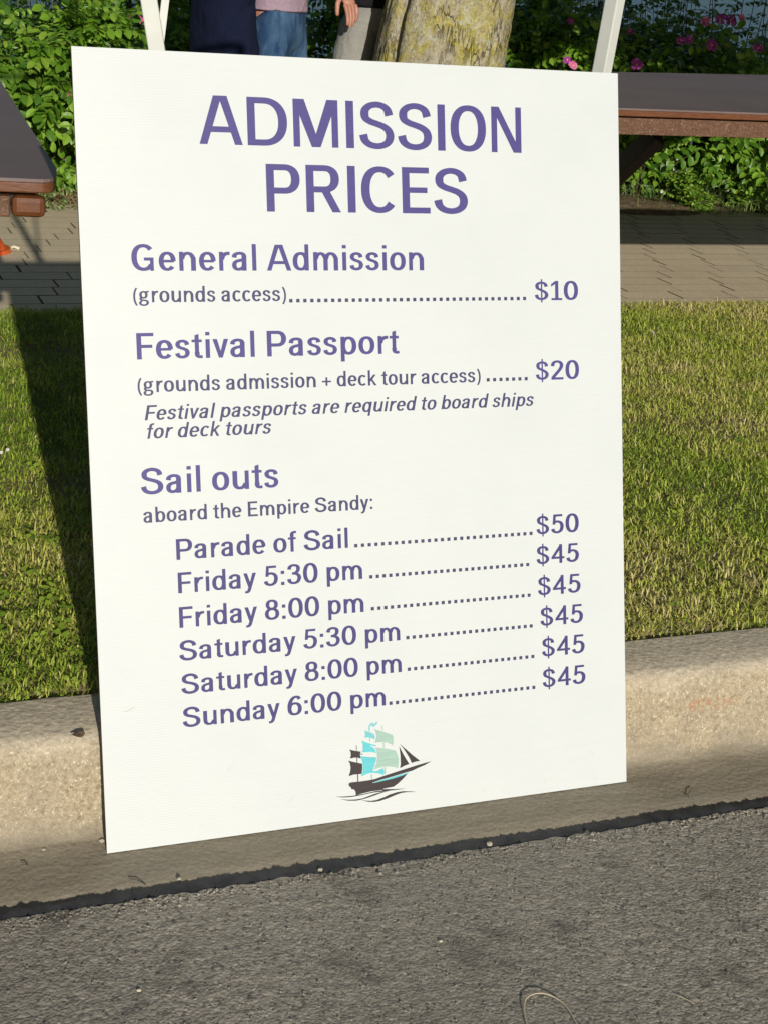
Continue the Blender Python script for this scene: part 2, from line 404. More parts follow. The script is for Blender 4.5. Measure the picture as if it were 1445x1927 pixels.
M = dict(
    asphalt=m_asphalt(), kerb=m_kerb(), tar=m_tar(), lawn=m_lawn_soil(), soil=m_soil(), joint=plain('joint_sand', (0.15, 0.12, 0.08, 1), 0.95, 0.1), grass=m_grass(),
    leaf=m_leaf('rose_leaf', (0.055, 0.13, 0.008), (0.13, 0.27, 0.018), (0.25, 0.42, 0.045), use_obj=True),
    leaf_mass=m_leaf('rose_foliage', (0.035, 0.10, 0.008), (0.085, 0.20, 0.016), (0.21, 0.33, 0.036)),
    tree_leaf=m_leaf('tree_leaf', (0.03, 0.07, 0.01), (0.06, 0.13, 0.02), (0.10, 0.19, 0.04)),
    weed=m_leaf('weed_leaf', (0.05, 0.10, 0.03), (0.11, 0.18, 0.05), (0.22, 0.27, 0.09), gloss=0.6),
    straw=m_leaf('dry_straw', (0.20, 0.14, 0.07), (0.36, 0.27, 0.13), (0.52, 0.42, 0.24), gloss=0.8),
    paver=m_paver(), sign=m_sign(),
    ink=m_ink('purple_ink', (0.066, 0.056, 0.20, 1)), ink_small=m_ink('grey_purple_ink', (0.050, 0.048, 0.125, 1)),
    ink_item=m_ink('dark_purple_ink', (0.054, 0.045, 0.16, 1)),
    dots=m_ink('leader_ink', (0.05, 0.046, 0.11, 1)),
    teal=m_ink('teal_ink', (0.16, 0.46, 0.50, 1)), aqua=m_ink('aqua_ink', (0.15, 0.45, 0.50, 1)),
    cyan=m_ink('cyan_ink', (0.11, 0.47, 0.52, 1)), mint=m_ink('mint_ink', (0.30, 0.44, 0.385, 1)),
    black=m_ink('black_ink', (0.040, 0.032, 0.034, 1)),
    white=m_paint('white_paint', (0.62, 0.64, 0.60)), ttop=m_tabletop(),
    brown=m_plastic_wood('brown_edge', (0.135, 0.048, 0.019)), brown_speck=m_plastic_wood('brown_speckled', (0.115, 0.052, 0.026), 0.4),
    brown_cap=m_plastic_wood('brown_cap', (0.125, 0.040, 0.011), 0, False), dark=plain('dark_steel', (0.015, 0.011, 0.010, 1), 0.5),
    bark=m_bark(), stem=plain('woody_stem', (0.11, 0.085, 0.05, 1), 0.9),
    jeans=m_cloth('blue_denim', (0.016, 0.042, 0.10), (0.09, 0.17, 0.28, 1)), navy=m_cloth('navy_cloth', (0.006, 0.009, 0.026)),
    lilac=m_cloth('lilac_cotton', (0.30, 0.22, 0.28)), khaki=m_cloth('khaki_twill', (0.27, 0.262, 0.24)),
    blackc=m_cloth('black_cloth', (0.012, 0.012, 0.014)), skin=m_skin(), hair=plain('brown_hair', (0.05, 0.03, 0.015, 1), 0.6),
    shoe=plain('shoe_leather', (0.05, 0.045, 0.045, 1), 0.5), eye=plain('eye_white', (0.7, 0.7, 0.68, 1), 0.2), lip=plain('lip', (0.35, 0.11, 0.09, 1), 0.5),
    water=m_water(), orange=m_paint('orange_plastic', (0.75, 0.13, 0.03)), cream=plain('cream_litter', (0.62, 0.57, 0.42, 1), 0.7),
    string=plain('pale_string', (0.50, 0.43, 0.30, 1), 0.8), chip=plain('pale_stone', (0.40, 0.36, 0.29, 1), 0.9),
    darkchip=plain('dark_stone', (0.07, 0.065, 0.06, 1), 0.9), deadleaf=plain('dead_leaf', (0.13, 0.085, 0.055, 1), 0.8),
    pink=m_flower('pink_petal', (0.62, 0.10, 0.30), (0.85, 0.30, 0.50)), magenta=m_flower('magenta_petal', (0.30, 0.03, 0.26), (0.50, 0.10, 0.42)),
    yellow=plain('stamen_yellow', (0.6, 0.42, 0.06, 1), 0.8), whitefl=m_flower('white_petal', (0.62, 0.62, 0.5), (0.8, 0.8, 0.72)),
    rock=m_plastic_wood('shore_rock', (0.2, 0.18, 0.15), 0, False), board_edge=plain('sign_edge_shade', (0.16, 0.10, 0.10, 1), 0.6),
)
# ------------------------------------------------------------------ the setting
ZP = 0.159        # level of the pavers and of the kerb top
Y_TAR, Y_KERB, Y_LAWN, Y_BED = 1.915, 2.267, 4.905, 6.90
XL, XR = -40.0, 60.0
def sheet(name, rows, mat, nx=60, x0=XL, x1=XR, amp=0.0, dense=None):
    """rows: list of (y, z); a strip of ground along the kerb"""
    xs = dense if dense is not None else list(np.linspace(x0, x1, nx))
    vs = []; fs = []
    for (y, z) in rows:
        for x in xs:
            dz = amp*(noise.noise(Vector((x*1.3, y*1.3, 0.3)))) if amp else 0
            vs.append((x, y, z+dz))
    n = len(xs)
    for j in range(len(rows)-1):
        for i in range(n-1):
            fs.append((j*n+i, j*n+i+1, (j+1)*n+i+1, (j+1)*n+i))
    me = bpy.data.meshes.new(name); me.from_pydata(vs, [], fs); me.update()
    return tag(link(name, me, mat, None, True), kind='structure')

# asphalt: coarse sheet outside, a finely displaced patch where the camera looks
def asphalt():
    def h(x, y):
        p = Vector((x, y, 0))
        return 0.0009*noise.noise(p*55) + 0.0009*noise.noise(p*130+Vector((3, 1, 0))) + 0.002*noise.noise(p*5)
    x0, x1, y0, y1, n, mm = -0.15, 2.1, 0.85, Y_TAR-0.012, 560, 270
    vs = []; fs = []
    for j in range(mm+1):
        for i in range(n+1):
            x = x0+(x1-x0)*i/n; y = y0+(y1-y0)*j/mm
            e = min(x-x0, x1-x, y-y0)
            k = max(0, min(1, e/0.05))
            if j == mm: y += 0.006*noise.noise(Vector((x*45, 0, 0))) + 0.004*noise.noise(Vector((x*14, 5, 0)))
            vs.append((x, y, h(x, y)*k))
    for j in range(mm):
        for i in range(n):
            a = j*(n+1)+i; fs.append((a, a+1, a+n+2, a+n+1))
    b = len(vs)
    X = [XL, x0, x1, XR]; Y = [-60, y0, y1]
    # ring of plain sheets round the patch
    def q(xa, xb, ya, yb):
        k = len(vs); vs.extend([(xa, ya, 0), (xb, ya, 0), (xb, yb, 0), (xa, yb, 0)]); fs.append((k, k+1, k+2, k+3))
    q(XL, x0, -60, y1); q(x1, XR, -60, y1); q(x0, x1, -60, y0)
    me = bpy.data.meshes.new('asphalt_road'); me.from_pydata(vs, [], fs); me.update()
    return tag(link('asphalt_road', me, M['asphalt'], None, True), kind='structure')
asphalt()
# tar seam between the asphalt and the gutter, with ragged edges
def tar():
    vs = []; fs = []; n = 2600
    for i in range(n+1):
        x = -0.6+3.2*i/n
        ya = 1.886 + 0.004*noise.noise(Vector((x*30, 0, 0)))
        yb = 1.929 + 0.0065*noise.noise(Vector((x*60, 7, 0))) + 0.006*noise.noise(Vector((x*17, 3, 0))) + 0.0045*noise.noise(Vector((x*130, 4, 0))) + 0.003*noise.noise(Vector((x*290, 1, 0))) + 0.006*noise.noise(Vector((x*4, 9, 0)))
        zt = 0.0055+0.0012*noise.noise(Vector((x*50, 2, 0)))
        for k, (y, z) in enumerate(((ya, -0.006), (1.900, -0.004), (1.912, 0.0022), (yb-0.004, 0.0036), (yb, 0.0012))):
            vs.append((x, y, z))
    for i in range(n):
        for k in range(4):
            a = i*5+k; fs.append((a, a+5, a+6, a+1))
    k = len(vs)
    for (xa, xb) in ((XL, -0.6), (2.6, XR)):
        k = len(vs); vs.extend([(xa, 1.895, 0.004), (xb, 1.895, 0.004), (xb, 1.930, 0.003), (xa, 1.930, 0.003)]); fs.append((k, k+1, k+2, k+3))
    me = bpy.data.meshes.new('tar_seam'); me.from_pydata(vs, [], fs); me.update()
    return tag(link('tar_seam', me, M['tar'], None, True), kind='structure')
tar()
# gutter and kerb, one casting
prof = [(1.88, -0.02), (1.93, 0.0015), (1.97, 0.0), (2.03, 0.0), (2.070, 0.001), (2.086, 0.006), (2.096, 0.020), (2.102, 0.045), (2.108, 0.085),
        (2.112, 0.120), (2.118, 0.140), (2.130, 0.153), (2.150, 0.158), (2.20, 0.159), (2.25, 0.159), (2.2595, 0.159), (2.262, 0.1588), (2.266, 0.156), (2.2665, 0.150), (2.268, 0.05)]
dx = list(np.linspace(XL, -0.8, 10)) + list(np.linspace(-0.7, 2.9, 420)) + list(np.linspace(3.1, XR, 12))
vs = []; fs = []
for (y, z) in prof:
    for x in dx:
        p = Vector((x*18, y*18, z*18))
        k = 1 if 0.01 < z else 0.35
        vs.append((x, y + 0.0012*noise.noise(p)*k, z + 0.0007*noise.noise(p+Vector((9, 9, 9)))*k + 0.0004*noise.noise(p*3)*k))
n = len(dx)
for j in range(len(prof)-1):
    for i in range(n-1):
        fs.append((j*n+i, j*n+i+1, (j+1)*n+i+1, (j+1)*n+i))
me = bpy.data.meshes.new('kerb'); me.from_pydata(vs, [], fs); me.update()
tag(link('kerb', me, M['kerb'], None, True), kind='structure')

sheet('lawn', [(2.262, 0.128), (2.30, 0.146), (2.6, 0.148), (3.2, 0.15), (4.0, 0.150), (4.6, 0.152), (4.86, 0.158), (4.895, 0.161), (4.93, 0.150)], M['lawn'], amp=0.01,
      dense=list(np.linspace(XL, -1, 20))+list(np.linspace(-0.9, 6, 60))+list(np.linspace(6.5, XR, 20)))
path = sheet('paver_path', [(4.89, 0.10), (4.90, ZP-.0035), (7.05, ZP-.0035)], M['joint'], 40)
sheet('planting_bed', [(6.78, 0.125), (6.9, 0.150), (7.3, 0.165), (7.8, 0.16), (8.6, 0.15), (9.2, 0.12), (9.8, -0.3), (10.8, -1.25), (11.5, -1.6)], M['soil'], amp=0.05,
      dense=list(np.linspace(XL, -1, 20))+list(np.linspace(-0.9, 8, 90))+list(np.linspace(8.5, XR, 20)))
me = bpy.data.meshes.new('lake'); me.from_pydata([(-4000, 10.2, -1.1), (4000, 10.2, -1.1), (4000, 4500, -1.1), (-4000, 4500, -1.1)], [], [(0, 1, 2, 3)])
tag(link('lake', me, M['water']), kind='structure')
# ground beyond the strips so that nothing ends at an edge
g = bpy.data.meshes.new('ground'); g.from_pydata([(-4000, -4000, -0.05), (4000, -4000, -0.05), (4000, 1.9, -0.05), (-4000, 1.9, -0.05)], [], [(0, 1, 2, 3)])
tag(link('ground', g, M['asphalt']), kind='structure')

# pavers: courses parallel to the kerb, every stone its own part where it shows
PL, PW, J = 0.243, 0.1215, 0.0045
def paver_mesh(seed):
    r = random.Random(seed)
    bm = bmesh.new()
    bmesh.ops.create_cube(bm, size=1)
    for v in bm.verts:
        v.co.x *= PL-.007; v.co.y *= PW-.0075; v.co.z *= 0.05
        v.co.x += r.uniform(-.0012, .0012); v.co.y += r.uniform(-.001, .001)
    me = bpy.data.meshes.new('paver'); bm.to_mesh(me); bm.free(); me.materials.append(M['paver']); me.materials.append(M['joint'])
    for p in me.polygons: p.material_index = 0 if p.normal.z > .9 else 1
    return me
pav_meshes = [paver_mesh(i) for i in range(6)]
def in_view(P, mx=30):
    d = Vector(P)-Vector((0, 0, CAM_H)); z = d.dot(fw)
    if z <= 0: return False
    u = 722.5+F_PX*d.dot(rt2)/z; v = 963.5-F_PX*d.dot(up2)/z
    return (-mx < u < 1445+mx and -mx < v < 1927+mx), u, v
rest = MB(); npv = 0
rr = random.Random(3)
cands = []
for r in range(17):
    y = Y_LAWN + PW/2 + r*PW
    if y > 6.95: break
    off = PL*(.35+[0, .43, .71, .81, 1.09, 1.43, 1.59, 1.70, 1.96, 2.19, 2.40, 2.71, 2.85, 3.1, 3.3, 3.62, 3.8][r]) % PL
    wob = rr.uniform(-.004, .004)
    k0 = int(-6/PL); k1 = int(14/PL)
    for k in range(k0, k1):
        x = k*PL + off + rr.uniform(-.002, .002)
        iv = in_view((x, y, ZP))
        vis = bool(iv) and iv[0] and not (160 < iv[1] < 1140)
        cands.append((vis, x, y+wob*0.3))
show = [c for c in cands if c[0]]
show.sort(key=lambda c: c[2])
keep = set(id(c) for c in show[:300])
for c in cands:
    z = ZP-0.025 + rr.uniform(-.0003, .0003)
    if id(c) in keep:
        o = bpy.data.objects.new('paver', rr.choice(pav_meshes)); COL.objects.link(o)
        o.location = (c[1], c[2], z); o.rotation_euler = (rr.uniform(-.003, .003), rr.uniform(-.002, .002), rr.uniform(-.008, .008))
        o.parent = path
    else:
        rest.box((c[1], c[2], z), (PL-.007, PW-.0070, 0.05))
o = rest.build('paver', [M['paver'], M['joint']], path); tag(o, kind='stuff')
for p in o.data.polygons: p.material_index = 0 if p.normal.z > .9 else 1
# a row of edging: small brown strip of bare earth by the grass is part of the lawn sheet

# ------------------------------------------------------------------ grass
def dirt_amount(x, y):
    n1 = noise.noise(Vector((x*1.7, y*2.6, 4.2)))
    d = max(0.0, n1-0.28)*2.2
    d += max(0, 1-abs((y-4.42))/0.20)*max(0, min(1, (1.25-x)/0.3))*0.95       # worn strip on the left by the path
    d += max(0, 1-math.hypot((x-2.05)/0.35, (y-2.9)/0.2))*0.4
    d += max(0, 1-math.hypot((x-2.35)/0.5, (y-3.5)/0.22))*0.75+max(0, 1-math.hypot((x-1.75)/0.3, (y-2.6)/0.15))*0.6
    d += max(0, 1-(y-2.267)/0.05)*0.45
    return min(1, d)
def grass():
    N = 640000
    xs = rng.uniform(-0.8, 5.4, N); ys = rng.uniform(2.262, 4.93, N)
    keepm = np.ones(N, bool)
    dens = np.empty(N)
    gx, gy = 0.02, 0.02
    cache = {}
    for i in range(N):
        k = (int(xs[i]/gx), int(ys[i]/gy))
        if k not in cache: cache[k] = (dirt_amount(k[0]*gx, k[1]*gy), noise.noise(Vector((k[0]*gx*1.1, k[1]*gy*1.4, 8))), noise.noise(Vector((k[0]*gx*9, k[1]*gy*9, 2))))
        dens[i] = cache[k][0]
    keepm = rng.random(N) > dens*0.93
    xs = xs[keepm]; ys = ys[keepm]; N = len(xs)
    n1 = np.array([cache[(int(x/gx), int(y/gy))][1] for x, y in zip(xs, ys)])
    n2 = np.array([cache[(int(x/gx), int(y/gy))][2] for x, y in zip(xs, ys)])
    ln = rng.uniform(0.009, 0.025, N)*(1+0.45*n2)*(1+0.1*n1)
    long = rng.random(N) < 0.012; ln[long] *= rng.uniform(1.4, 2.2, long.sum())
    wd = rng.uniform(0.0007, 0.0016, N)
    az = rng.uniform(0, 2*np.pi, N); tilt = rng.uniform(0.5, 2.3, N)
    caz, saz = np.cos(az), np.sin(az)
    # side vector
    sa = az + np.pi/2 + rng.uniform(-.5, .5, N)
    sx, sy = np.cos(sa)*wd, np.sin(sa)*wd
    z0 = rng.uniform(0.146, 0.162, N)+np.where(ys > 4.5, .006, 0)
    t1 = tilt*0.5; t2 = np.minimum(tilt*1.1, 1.9)
    m1x = xs + caz*np.sin(t1)*ln*0.5; m1y = ys + saz*np.sin(t1)*ln*0.5; m1z = z0+np.cos(t1)*ln*0.5
    m2x = m1x + caz*np.sin(t2)*ln*0.5; m2y = m1y + saz*np.sin(t2)*ln*0.5; m2z = m1z+np.cos(t2)*ln*0.5
    V = np.empty((N, 5, 3))
    V[:, 0] = np.stack([xs-sx, ys-sy, z0], 1); V[:, 1] = np.stack([xs+sx, ys+sy, z0], 1)
    V[:, 2] = np.stack([m1x+sx, m1y+sy, m1z], 1); V[:, 3] = np.stack([m1x-sx, m1y-sy, m1z], 1)
    V[:, 4] = np.stack([m2x, m2y, m2z], 1)
    # keep the edge tidy against the kerb face
    base = (np.arange(N)*5)[:, None]
    loops = (base + np.array([0, 1, 2, 3, 3, 2, 4])[None, :]).ravel()
    starts = ((np.arange(N)*7)[:, None] + np.array([0, 4])[None, :]).ravel()
    me = np_mesh('grass', V.reshape(-1, 3), loops, starts, None)
    tint = np.clip(0.42 + 0.42*n1 + 0.28*n2 + rng.normal(0, 0.14, N) + 0.05*(ys-3.2), 0, 1)
    dry = rng.random(N) < 0.055; tint[dry] = rng.uniform(0.75, 1.0, dry.sum())
    tint += np.where(xs < 1.2, -0.05, 0.07)
    face_attr(me, 'tint', np.repeat(np.clip(tint, 0, 1), 2))
    tag(link('grass', me, M['grass']), 'short mown green and straw coloured grass between the kerb and the paver path', 'grass', kind='stuff')
grass()
# broad leaves of clover and plantain in the lawn
def clover():
    mb = MB(); tints = []
    rc = random.Random(5)
    for i in range(1300):
        x = rc.uniform(-0.3, 1.0) if rc.random() < .7 else rc.uniform(1.0, 5)
        y = 2.3 + abs(rc.gauss(0, 0.55)); 
        if y > 4.7 or dirt_amount(x, y) > .4: continue
        z = 0.15+rc.uniform(0.006, 0.03); r = rc.uniform(0.005, 0.011)
        a0 = rc.uniform(0, 6.28); tl = Vector((rc.uniform(-.5, .5), rc.uniform(-.6, .3), 1)).normalized()
        q = tl.to_track_quat('Z', 'Y').to_matrix()
        t = rc.uniform(0.0, .35)
        for k in range(3):
            a = a0+k*2.094
            c = Vector((math.cos(a), math.sin(a), 0)); s_ = Vector((-c.y, c.x, 0))
            P = [c*0.1*r, c*0.9*r+s_*0.55*r, c*1.5*r+s_*0.4*r, c*1.4*r, c*1.5*r-s_*0.4*r, c*0.9*r-s_*0.55*r]
            mb.add([q @ p + Vector((x, y, z)) for p in P], [(0, 1, 2, 3), (0, 3, 4, 5)]); tints += [t, t*1.1]
    me = mb.mesh('clover'); face_attr(me, 'tint', tints)
    tag(link('clover', me, M['grass']), 'small three lobed clover leaves scattered through the lawn near the kerb', 'clover', kind='stuff')
clover()

# ------------------------------------------------------------------ the sign
SX0, SY0, S_YAW, LEAN, SW, SH = 0.4185, 2.0320, 0.00465, 0.2786, 0.9144, 1.2170
ex = Vector((math.cos(S_YAW), math.sin(S_YAW), 0))
ey = Vector((-math.sin(S_YAW)*math.sin(LEAN), math.cos(S_YAW)*math.sin(LEAN), math.cos(LEAN)))
en = ex.cross(ey)      # out of the face, towards the camera
BM = Matrix(((ex.x, ey.x, en.x, SX0), (ex.y, ey.y, en.y, SY0), (ex.z, ey.z, en.z, 0.0015), (0, 0, 0, 1)))
sign = bpy.data.objects.new('price_sign', None); COL.objects.link(sign); sign.matrix_world = BM; sign.empty_display_size = .1
tag(sign, 'large white admission prices board with purple lettering leaning in the gutter against the kerb', 'sign')
def blink(name, me, mat, parent=sign, smooth=False):
    o = bpy.data.objects.new(name, me); COL.objects.link(o); me.materials.append(mat); o.parent = parent
    return o
# corrugated board: front skin, back skin and the flute ends along the sides
T = 0.006
mb = MB()
nx, ny = 12, 16
def bow(x, y):            # the board bows a little
    return -0.0015*math.sin(math.pi*x/SW)*math.sin(math.pi*y/SH)
vs = []; fs = []
for z in (0, -T):
    for j in range(ny+1):
        for i in range(nx+1):
            x = SW*i/nx; y = SH*j/ny; vs.append((x, y, z+bow(x, y)))
N1 = (nx+1)*(ny+1)
for j in range(ny):
    for i in range(nx):
        a = j*(nx+1)+i
        fs.append((a, a+1, a+nx+2, a+nx+1)); fs.append((N1+a, N1+a+nx+1, N1+a+nx+2, N1+a+1))
me = bpy.data.meshes.new('board'); me.from_pydata(vs, [], fs); me.update()
board = blink('board', me, M['sign'])
mb = MB()
def rim(idx):
    for a, b in zip(idx[:-1], idx[1:]):
        k = len(mb.v); mb.v += [vs[a], vs[b], vs[b+N1], vs[a+N1]]; mb.f.append((k, k+3, k+2, k+1))
rim([j*(nx+1) for j in range(ny+1)]); rim([j*(nx+1)+nx for j in range(ny, -1, -1)])
rim([i for i in range(nx, -1, -1)]); rim([ny*(nx+1)+i for i in range(nx+1)])
eo = blink('board_edge', mb.mesh('board_edge'), M['board_edge'])  # edge shade is painted in as a dark colour

# ---- lettering: gothic letters drawn as strokes, cap height 1
def EL(cx, cy, rx, ry, a0, a1, n=22, p=2.25):
    out = []
    for i in range(n+1):
        a = RAD(a0+(a1-a0)*i/n); c, s_ = math.cos(a), math.sin(a)
        out.append((cx+rx*math.copysign(abs(c)**(2/p), c), cy+ry*math.copysign(abs(s_)**(2/p), s_)))
    return out
def CR(pts, n=6):
    out = []
    P = [pts[0]]+list(pts)+[pts[-1]]
    for i in range(1, len(P)-2):
        p0, p1, p2, p3 = P[i-1:i+3]
        for k in range(n):
            t = k/n; t2 = t*t; t3 = t2*t
            out.append(tuple(0.5*(2*p1[d]+(p2[d]-p0[d])*t+(2*p0[d]-5*p1[d]+4*p2[d]-p3[d])*t2+(-p0[d]+3*p1[d]-3*p2[d]+p3[d])*t3) for d in (0, 1)))
    out.append(pts[-1]); return out
def R(x0, y0, x1, y1): return ('P', [(x0, y0), (x1, y0), (x1, y1), (x0, y1)])
def D(xb, xt, w, y0=0.0, y1=1.0, wt=None): return ('P', [(xb, y0), (xb+w, y0), (xt+(wt or w), y1), (xt, y1)])
def St(pts, wv, wh): return ('S', pts, wv, wh)
CV, CH, LV, LH = .16, .128, .145, .112
G = {}
G['A'] = (.86, [D(0, .295, .155, wt=.17), D(.705, .395, .155, wt=.17), R(.2, .25, .66, .37)])
G['D'] = (.80, [R(0, 0, CV, 1), St([(.1, .936), (.33, .936)]+EL(.33, .5, .39, .436, 90, -90)+[(.33, .064), (.1, .064)], CV, CH)])
G['M'] = (.93, [R(0, 0, .135, 1), R(.795, 0, .93, 1), D(.375, .01, .18, wt=.22), D(.375, .70, .18, wt=.22)])
G['I'] = (.165, [R(0, 0, .165, 1)])
G['S'] = (.72, [St(CR([(.625, .715), (.585, .84), (.49, .915), (.355, .942), (.215, .91), (.125, .83), (.105, .735), (.135, .64), (.235, .575), (.37, .53), (.50, .48), (.60, .40), (.637, .28), (.60, .16), (.50, .085), (.355, .058), (.205, .09), (.105, .175), (.068, .30)]), .155, CH)])
G['O'] = (.77, [St(EL(.385, .5, .305, .44, 0, 360, 44), CV, CH)])
G['N'] = (.68, [R(0, 0, .13, 1), R(.55, 0, .68, 1), D(.50, .01, .17, wt=.16)])
G['P'] = (.67, [R(0, 0, CV, 1), St([(.1, .936), (.37, .936)]+EL(.37, .69, .222, .246, 90, -90, 16)+[(.37, .444), (.1, .444)], .155, CH)])
G['R'] = (.72, [R(0, 0, CV, 1), St([(.1, .936), (.38, .936)]+EL(.38, .71, .215, .226, 90, -90, 16)+[(.38, .484), (.1, .484)], .155, CH), D(.535, .30, .175, 0, .47)])
G['C'] = (.72, [St(EL(.385, .5, .305, .44, 40, 320, 30), CV, CH)])
G['E'] = (.60, [R(0, 0, CV, 1), R(.1, .872, .58, 1), R(.1, .445, .54, .565), R(.1, 0, .60, .128)])
G['F'] = (.57, [R(0, 0, CV, 1), R(.1, .872, .57, 1), R(.1, .43, .52, .55)])
G['G'] = (.80, [St(EL(.385, .5, .305, .44, 40, 325, 30), CV, CH), R(.60, 0, .72, .50), R(.40, .385, .72, .50)])
G['a'] = (.53, [St(CR([(.075, .50), (.10, .60), (.18, .655), (.27, .667), (.37, .64), (.413, .56), (.413, .42)])+[(.413, .0)], LV, LH),
              St(CR([(.41, .435), (.30, .40), (.17, .365), (.09, .295), (.072, .19), (.11, .095), (.20, .055), (.30, .075), (.38, .14), (.413, .23)]), .135, LH), ])
G['b'] = (.56, [R(0, 0, .14, 1.02), St(EL(.285, .36, .203, .306, 0, 360, 32), LV, LH)])
G['c'] = (.49, [St(EL(.28, .36, .207, .306, 42, 318, 24), LV, LH)])
G['d'] = (.56, [R(.42, 0, .56, 1.02), St(EL(.275, .36, .203, .306, 0, 360, 32), LV, LH)])
G['e'] = (.54, [St(EL(.275, .36, .203, .306, 0, 322, 28), LV, LH), R(.10, .315, .50, .415)])
G['f'] = (.36, [R(.105, 0, .245, .80), St(CR([(.175, .74), (.18, .87), (.225, .945), (.30, .968), (.37, .965)]), LV, LH), R(0, .61, .35, .715)])
G['g'] = (.56, [St(EL(.245, .475, .168, .192, 0, 360, 28), .13, .10), St(CR([(.33, .60), (.41, .655), (.50, .672), (.56, .672)]), .11, .10),
              St(CR([(.14, .325), (.085, .265), (.085, .195), (.15, .145), (.27, .13), (.385, .115), (.46, .055), (.47, -.04), (.40, -.135), (.255, -.17), (.11, -.14), (.045, -.06), (.07, .03), (.14, .085)]), .125, .10)])
G['h'] = (.55, [R(0, 0, .14, 1.02), St(CR([(.09, .46), (.14, .58), (.22, .648), (.31, .66), (.40, .61), (.48, .48)][:5]+[(.478, .48)])+[(.478, 0)], LV, LH)])
G['n'] = (.55, [R(0, 0, .14, .72), St(CR([(.09, .46), (.14, .58), (.22, .648), (.31, .66), (.40, .615), (.478, .48)])+[(.478, 0)], LV, LH)])
G['h'] = (.55, [R(0, 0, .14, 1.02)] + G['n'][1][1:])
G['m'] = (.88, [R(0, 0, .14, .72), St(CR([(.09, .46), (.14, .59), (.21, .65), (.29, .66), (.36, .61), (.44, .48)][:5]+[(.44, .48)])+[(.44, 0)], .14, LH), St(CR([(.46, .46), (.50, .59), (.57, .65), (.65, .66), (.74, .61), (.81, .48)])+[(.81, 0)], .14, LH)])
G['i'] = (.145, [R(0, 0, .145, .72), R(0, .865, .145, 1.0)])
G['l'] = (.145, [R(0, 0, .145, 1.02)])
G['k'] = (.54, [R(0, 0, .14, 1.02), ('P', [(.10, .24), (.20, .30), (.51, .72), (.345, .72), (.10, .41)]), D(.385, .165, .165, 0, .40, wt=.13)])
G['o'] = (.565, [St(EL(.283, .36, .210, .306, 0, 360, 34), LV, LH)])
G['p'] = (.56, [R(0, -.27, .14, .72), St(EL(.285, .36, .203, .306, 0, 360, 32), LV, LH)])
G['q'] = (.56, [R(.42, -.27, .56, .72), St(EL(.275, .36, .203, .306, 0, 360, 32), LV, LH)])
G['r'] = (.37, [R(0, 0, .14, .72), St(CR([(.09, .44), (.135, .56), (.21, .635), (.29, .66), (.37, .66)]), LV, .125)])
G['s'] = (.48, [St(CR([(.40, .515), (.37, .61), (.31, .652), (.235, .667), (.145, .645), (.09, .585), (.083, .515), (.12, .445), (.20, .40), (.29, .365), (.37, .315), (.405, .22), (.375, .12), (.31, .07), (.235, .053), (.145, .07), (.085, .12), (.06, .205)]), .135, .108)])
G['t'] = (.36, [('P', [(.105, .14), (.245, .14), (.245, .93), (.105, .88)]), St(CR([(.175, .24), (.185, .11), (.235, .06), (.30, .052), (.36, .06)]), LV, LH), R(0, .61, .345, .715)])
G['u'] = (.55, [R(.41, 0, .55, .72), St([(.072, .72)]+CR([(.072, .24), (.10, .13), (.17, .066), (.25, .056), (.35, .09), (.44, .22)]), LV, LH)])
G['v'] = (.54, [D(.205, 0, .13, 0, .72, wt=.155), D(.205, .385, .13, 0, .72, wt=.155)])
G['y'] = (.54, [D(.20, 0, .15, .0, .72, wt=.155), D(.175, .385, .13, -.10, .72, wt=.155), St(CR([(.255, -.02), (.215, -.14), (.15, -.205), (.05, -.212)]), .13, .11)])
G['0'] = (.62, [St(EL(.31, .5, .235, .442, 0, 360, 40), .15, .118)])
G['1'] = (.50, [R(.20, 0, .345, 1), ('P', [(.02, .70), (.25, .87), (.25, 1.0), (.21, 1.0), (.02, .83)]), R(.03, 0, .51, .11)])
G['2'] = (.60, [St(CR([(.085, .70), (.105, .83), (.18, .915), (.30, .944), (.43, .905), (.50, .80), (.49, .66), (.41, .51), (.28, .34), (.16, .19), (.08, .08)]), .145, .118), R(.02, 0, .59, .118)])
G['3'] = (.60, [St(CR([(.085, .74), (.115, .86), (.19, .925), (.29, .944), (.41, .915), (.475, .83), (.47, .70), (.41, .60), (.31, .548), (.21, .545)]), .145, .115),
              St(CR([(.21, .535), (.32, .53), (.44, .48), (.51, .385), (.515, .27), (.46, .14), (.37, .075), (.28, .058), (.17, .085), (.095, .155), (.07, .275)]), .145, .115)])
G['4'] = (.62, [R(.375, 0, .515, 1), R(.0, .235, .62, .35), ('P', [(.0, .33), (.15, .33), (.50, .87), (.42, 1.0)])])
G['5'] = (.60, [R(.12, .885, .54, 1), D(.065, .11, .135, .47, 1.0, wt=.12), St(CR([(.10, .55), (.20, .61), (.31, .622), (.42, .585), (.50, .48), (.515, .33), (.47, .17), (.38, .085), (.28, .058), (.17, .085), (.10, .145), (.07, .25)]), .145, .115)])
G['6'] = (.61, [St(EL(.31, .335, .225, .277, 0, 360, 34), .15, .115), St(CR([(.085, .34), (.09, .56), (.16, .77), (.26, .90), (.38, .944), (.47, .91), (.525, .81)]), .15, .115)])
G['8'] = (.61, [St(EL(.305, .745, .185, .198, 0, 360, 30), .14, .11), St(EL(.305, .295, .228, .237, 0, 360, 32), .145, .115)])
G['$'] = (.60, [St(CR([(.50, .70), (.47, .82), (.40, .885), (.29, .912), (.18, .885), (.105, .81), (.10, .70), (.14, .61), (.24, .55), (.35, .49), (.45, .42), (.515, .32), (.50, .19), (.42, .10), (.30, .065), (.18, .09), (.10, .165), (.065, .29)]), .135, .11), R(.265, -.11, .33, 1.09)])
G['('] = (.28, [St(EL(.36, .36, .29, .62, 118, 242, 14, 2), .10, .07)])
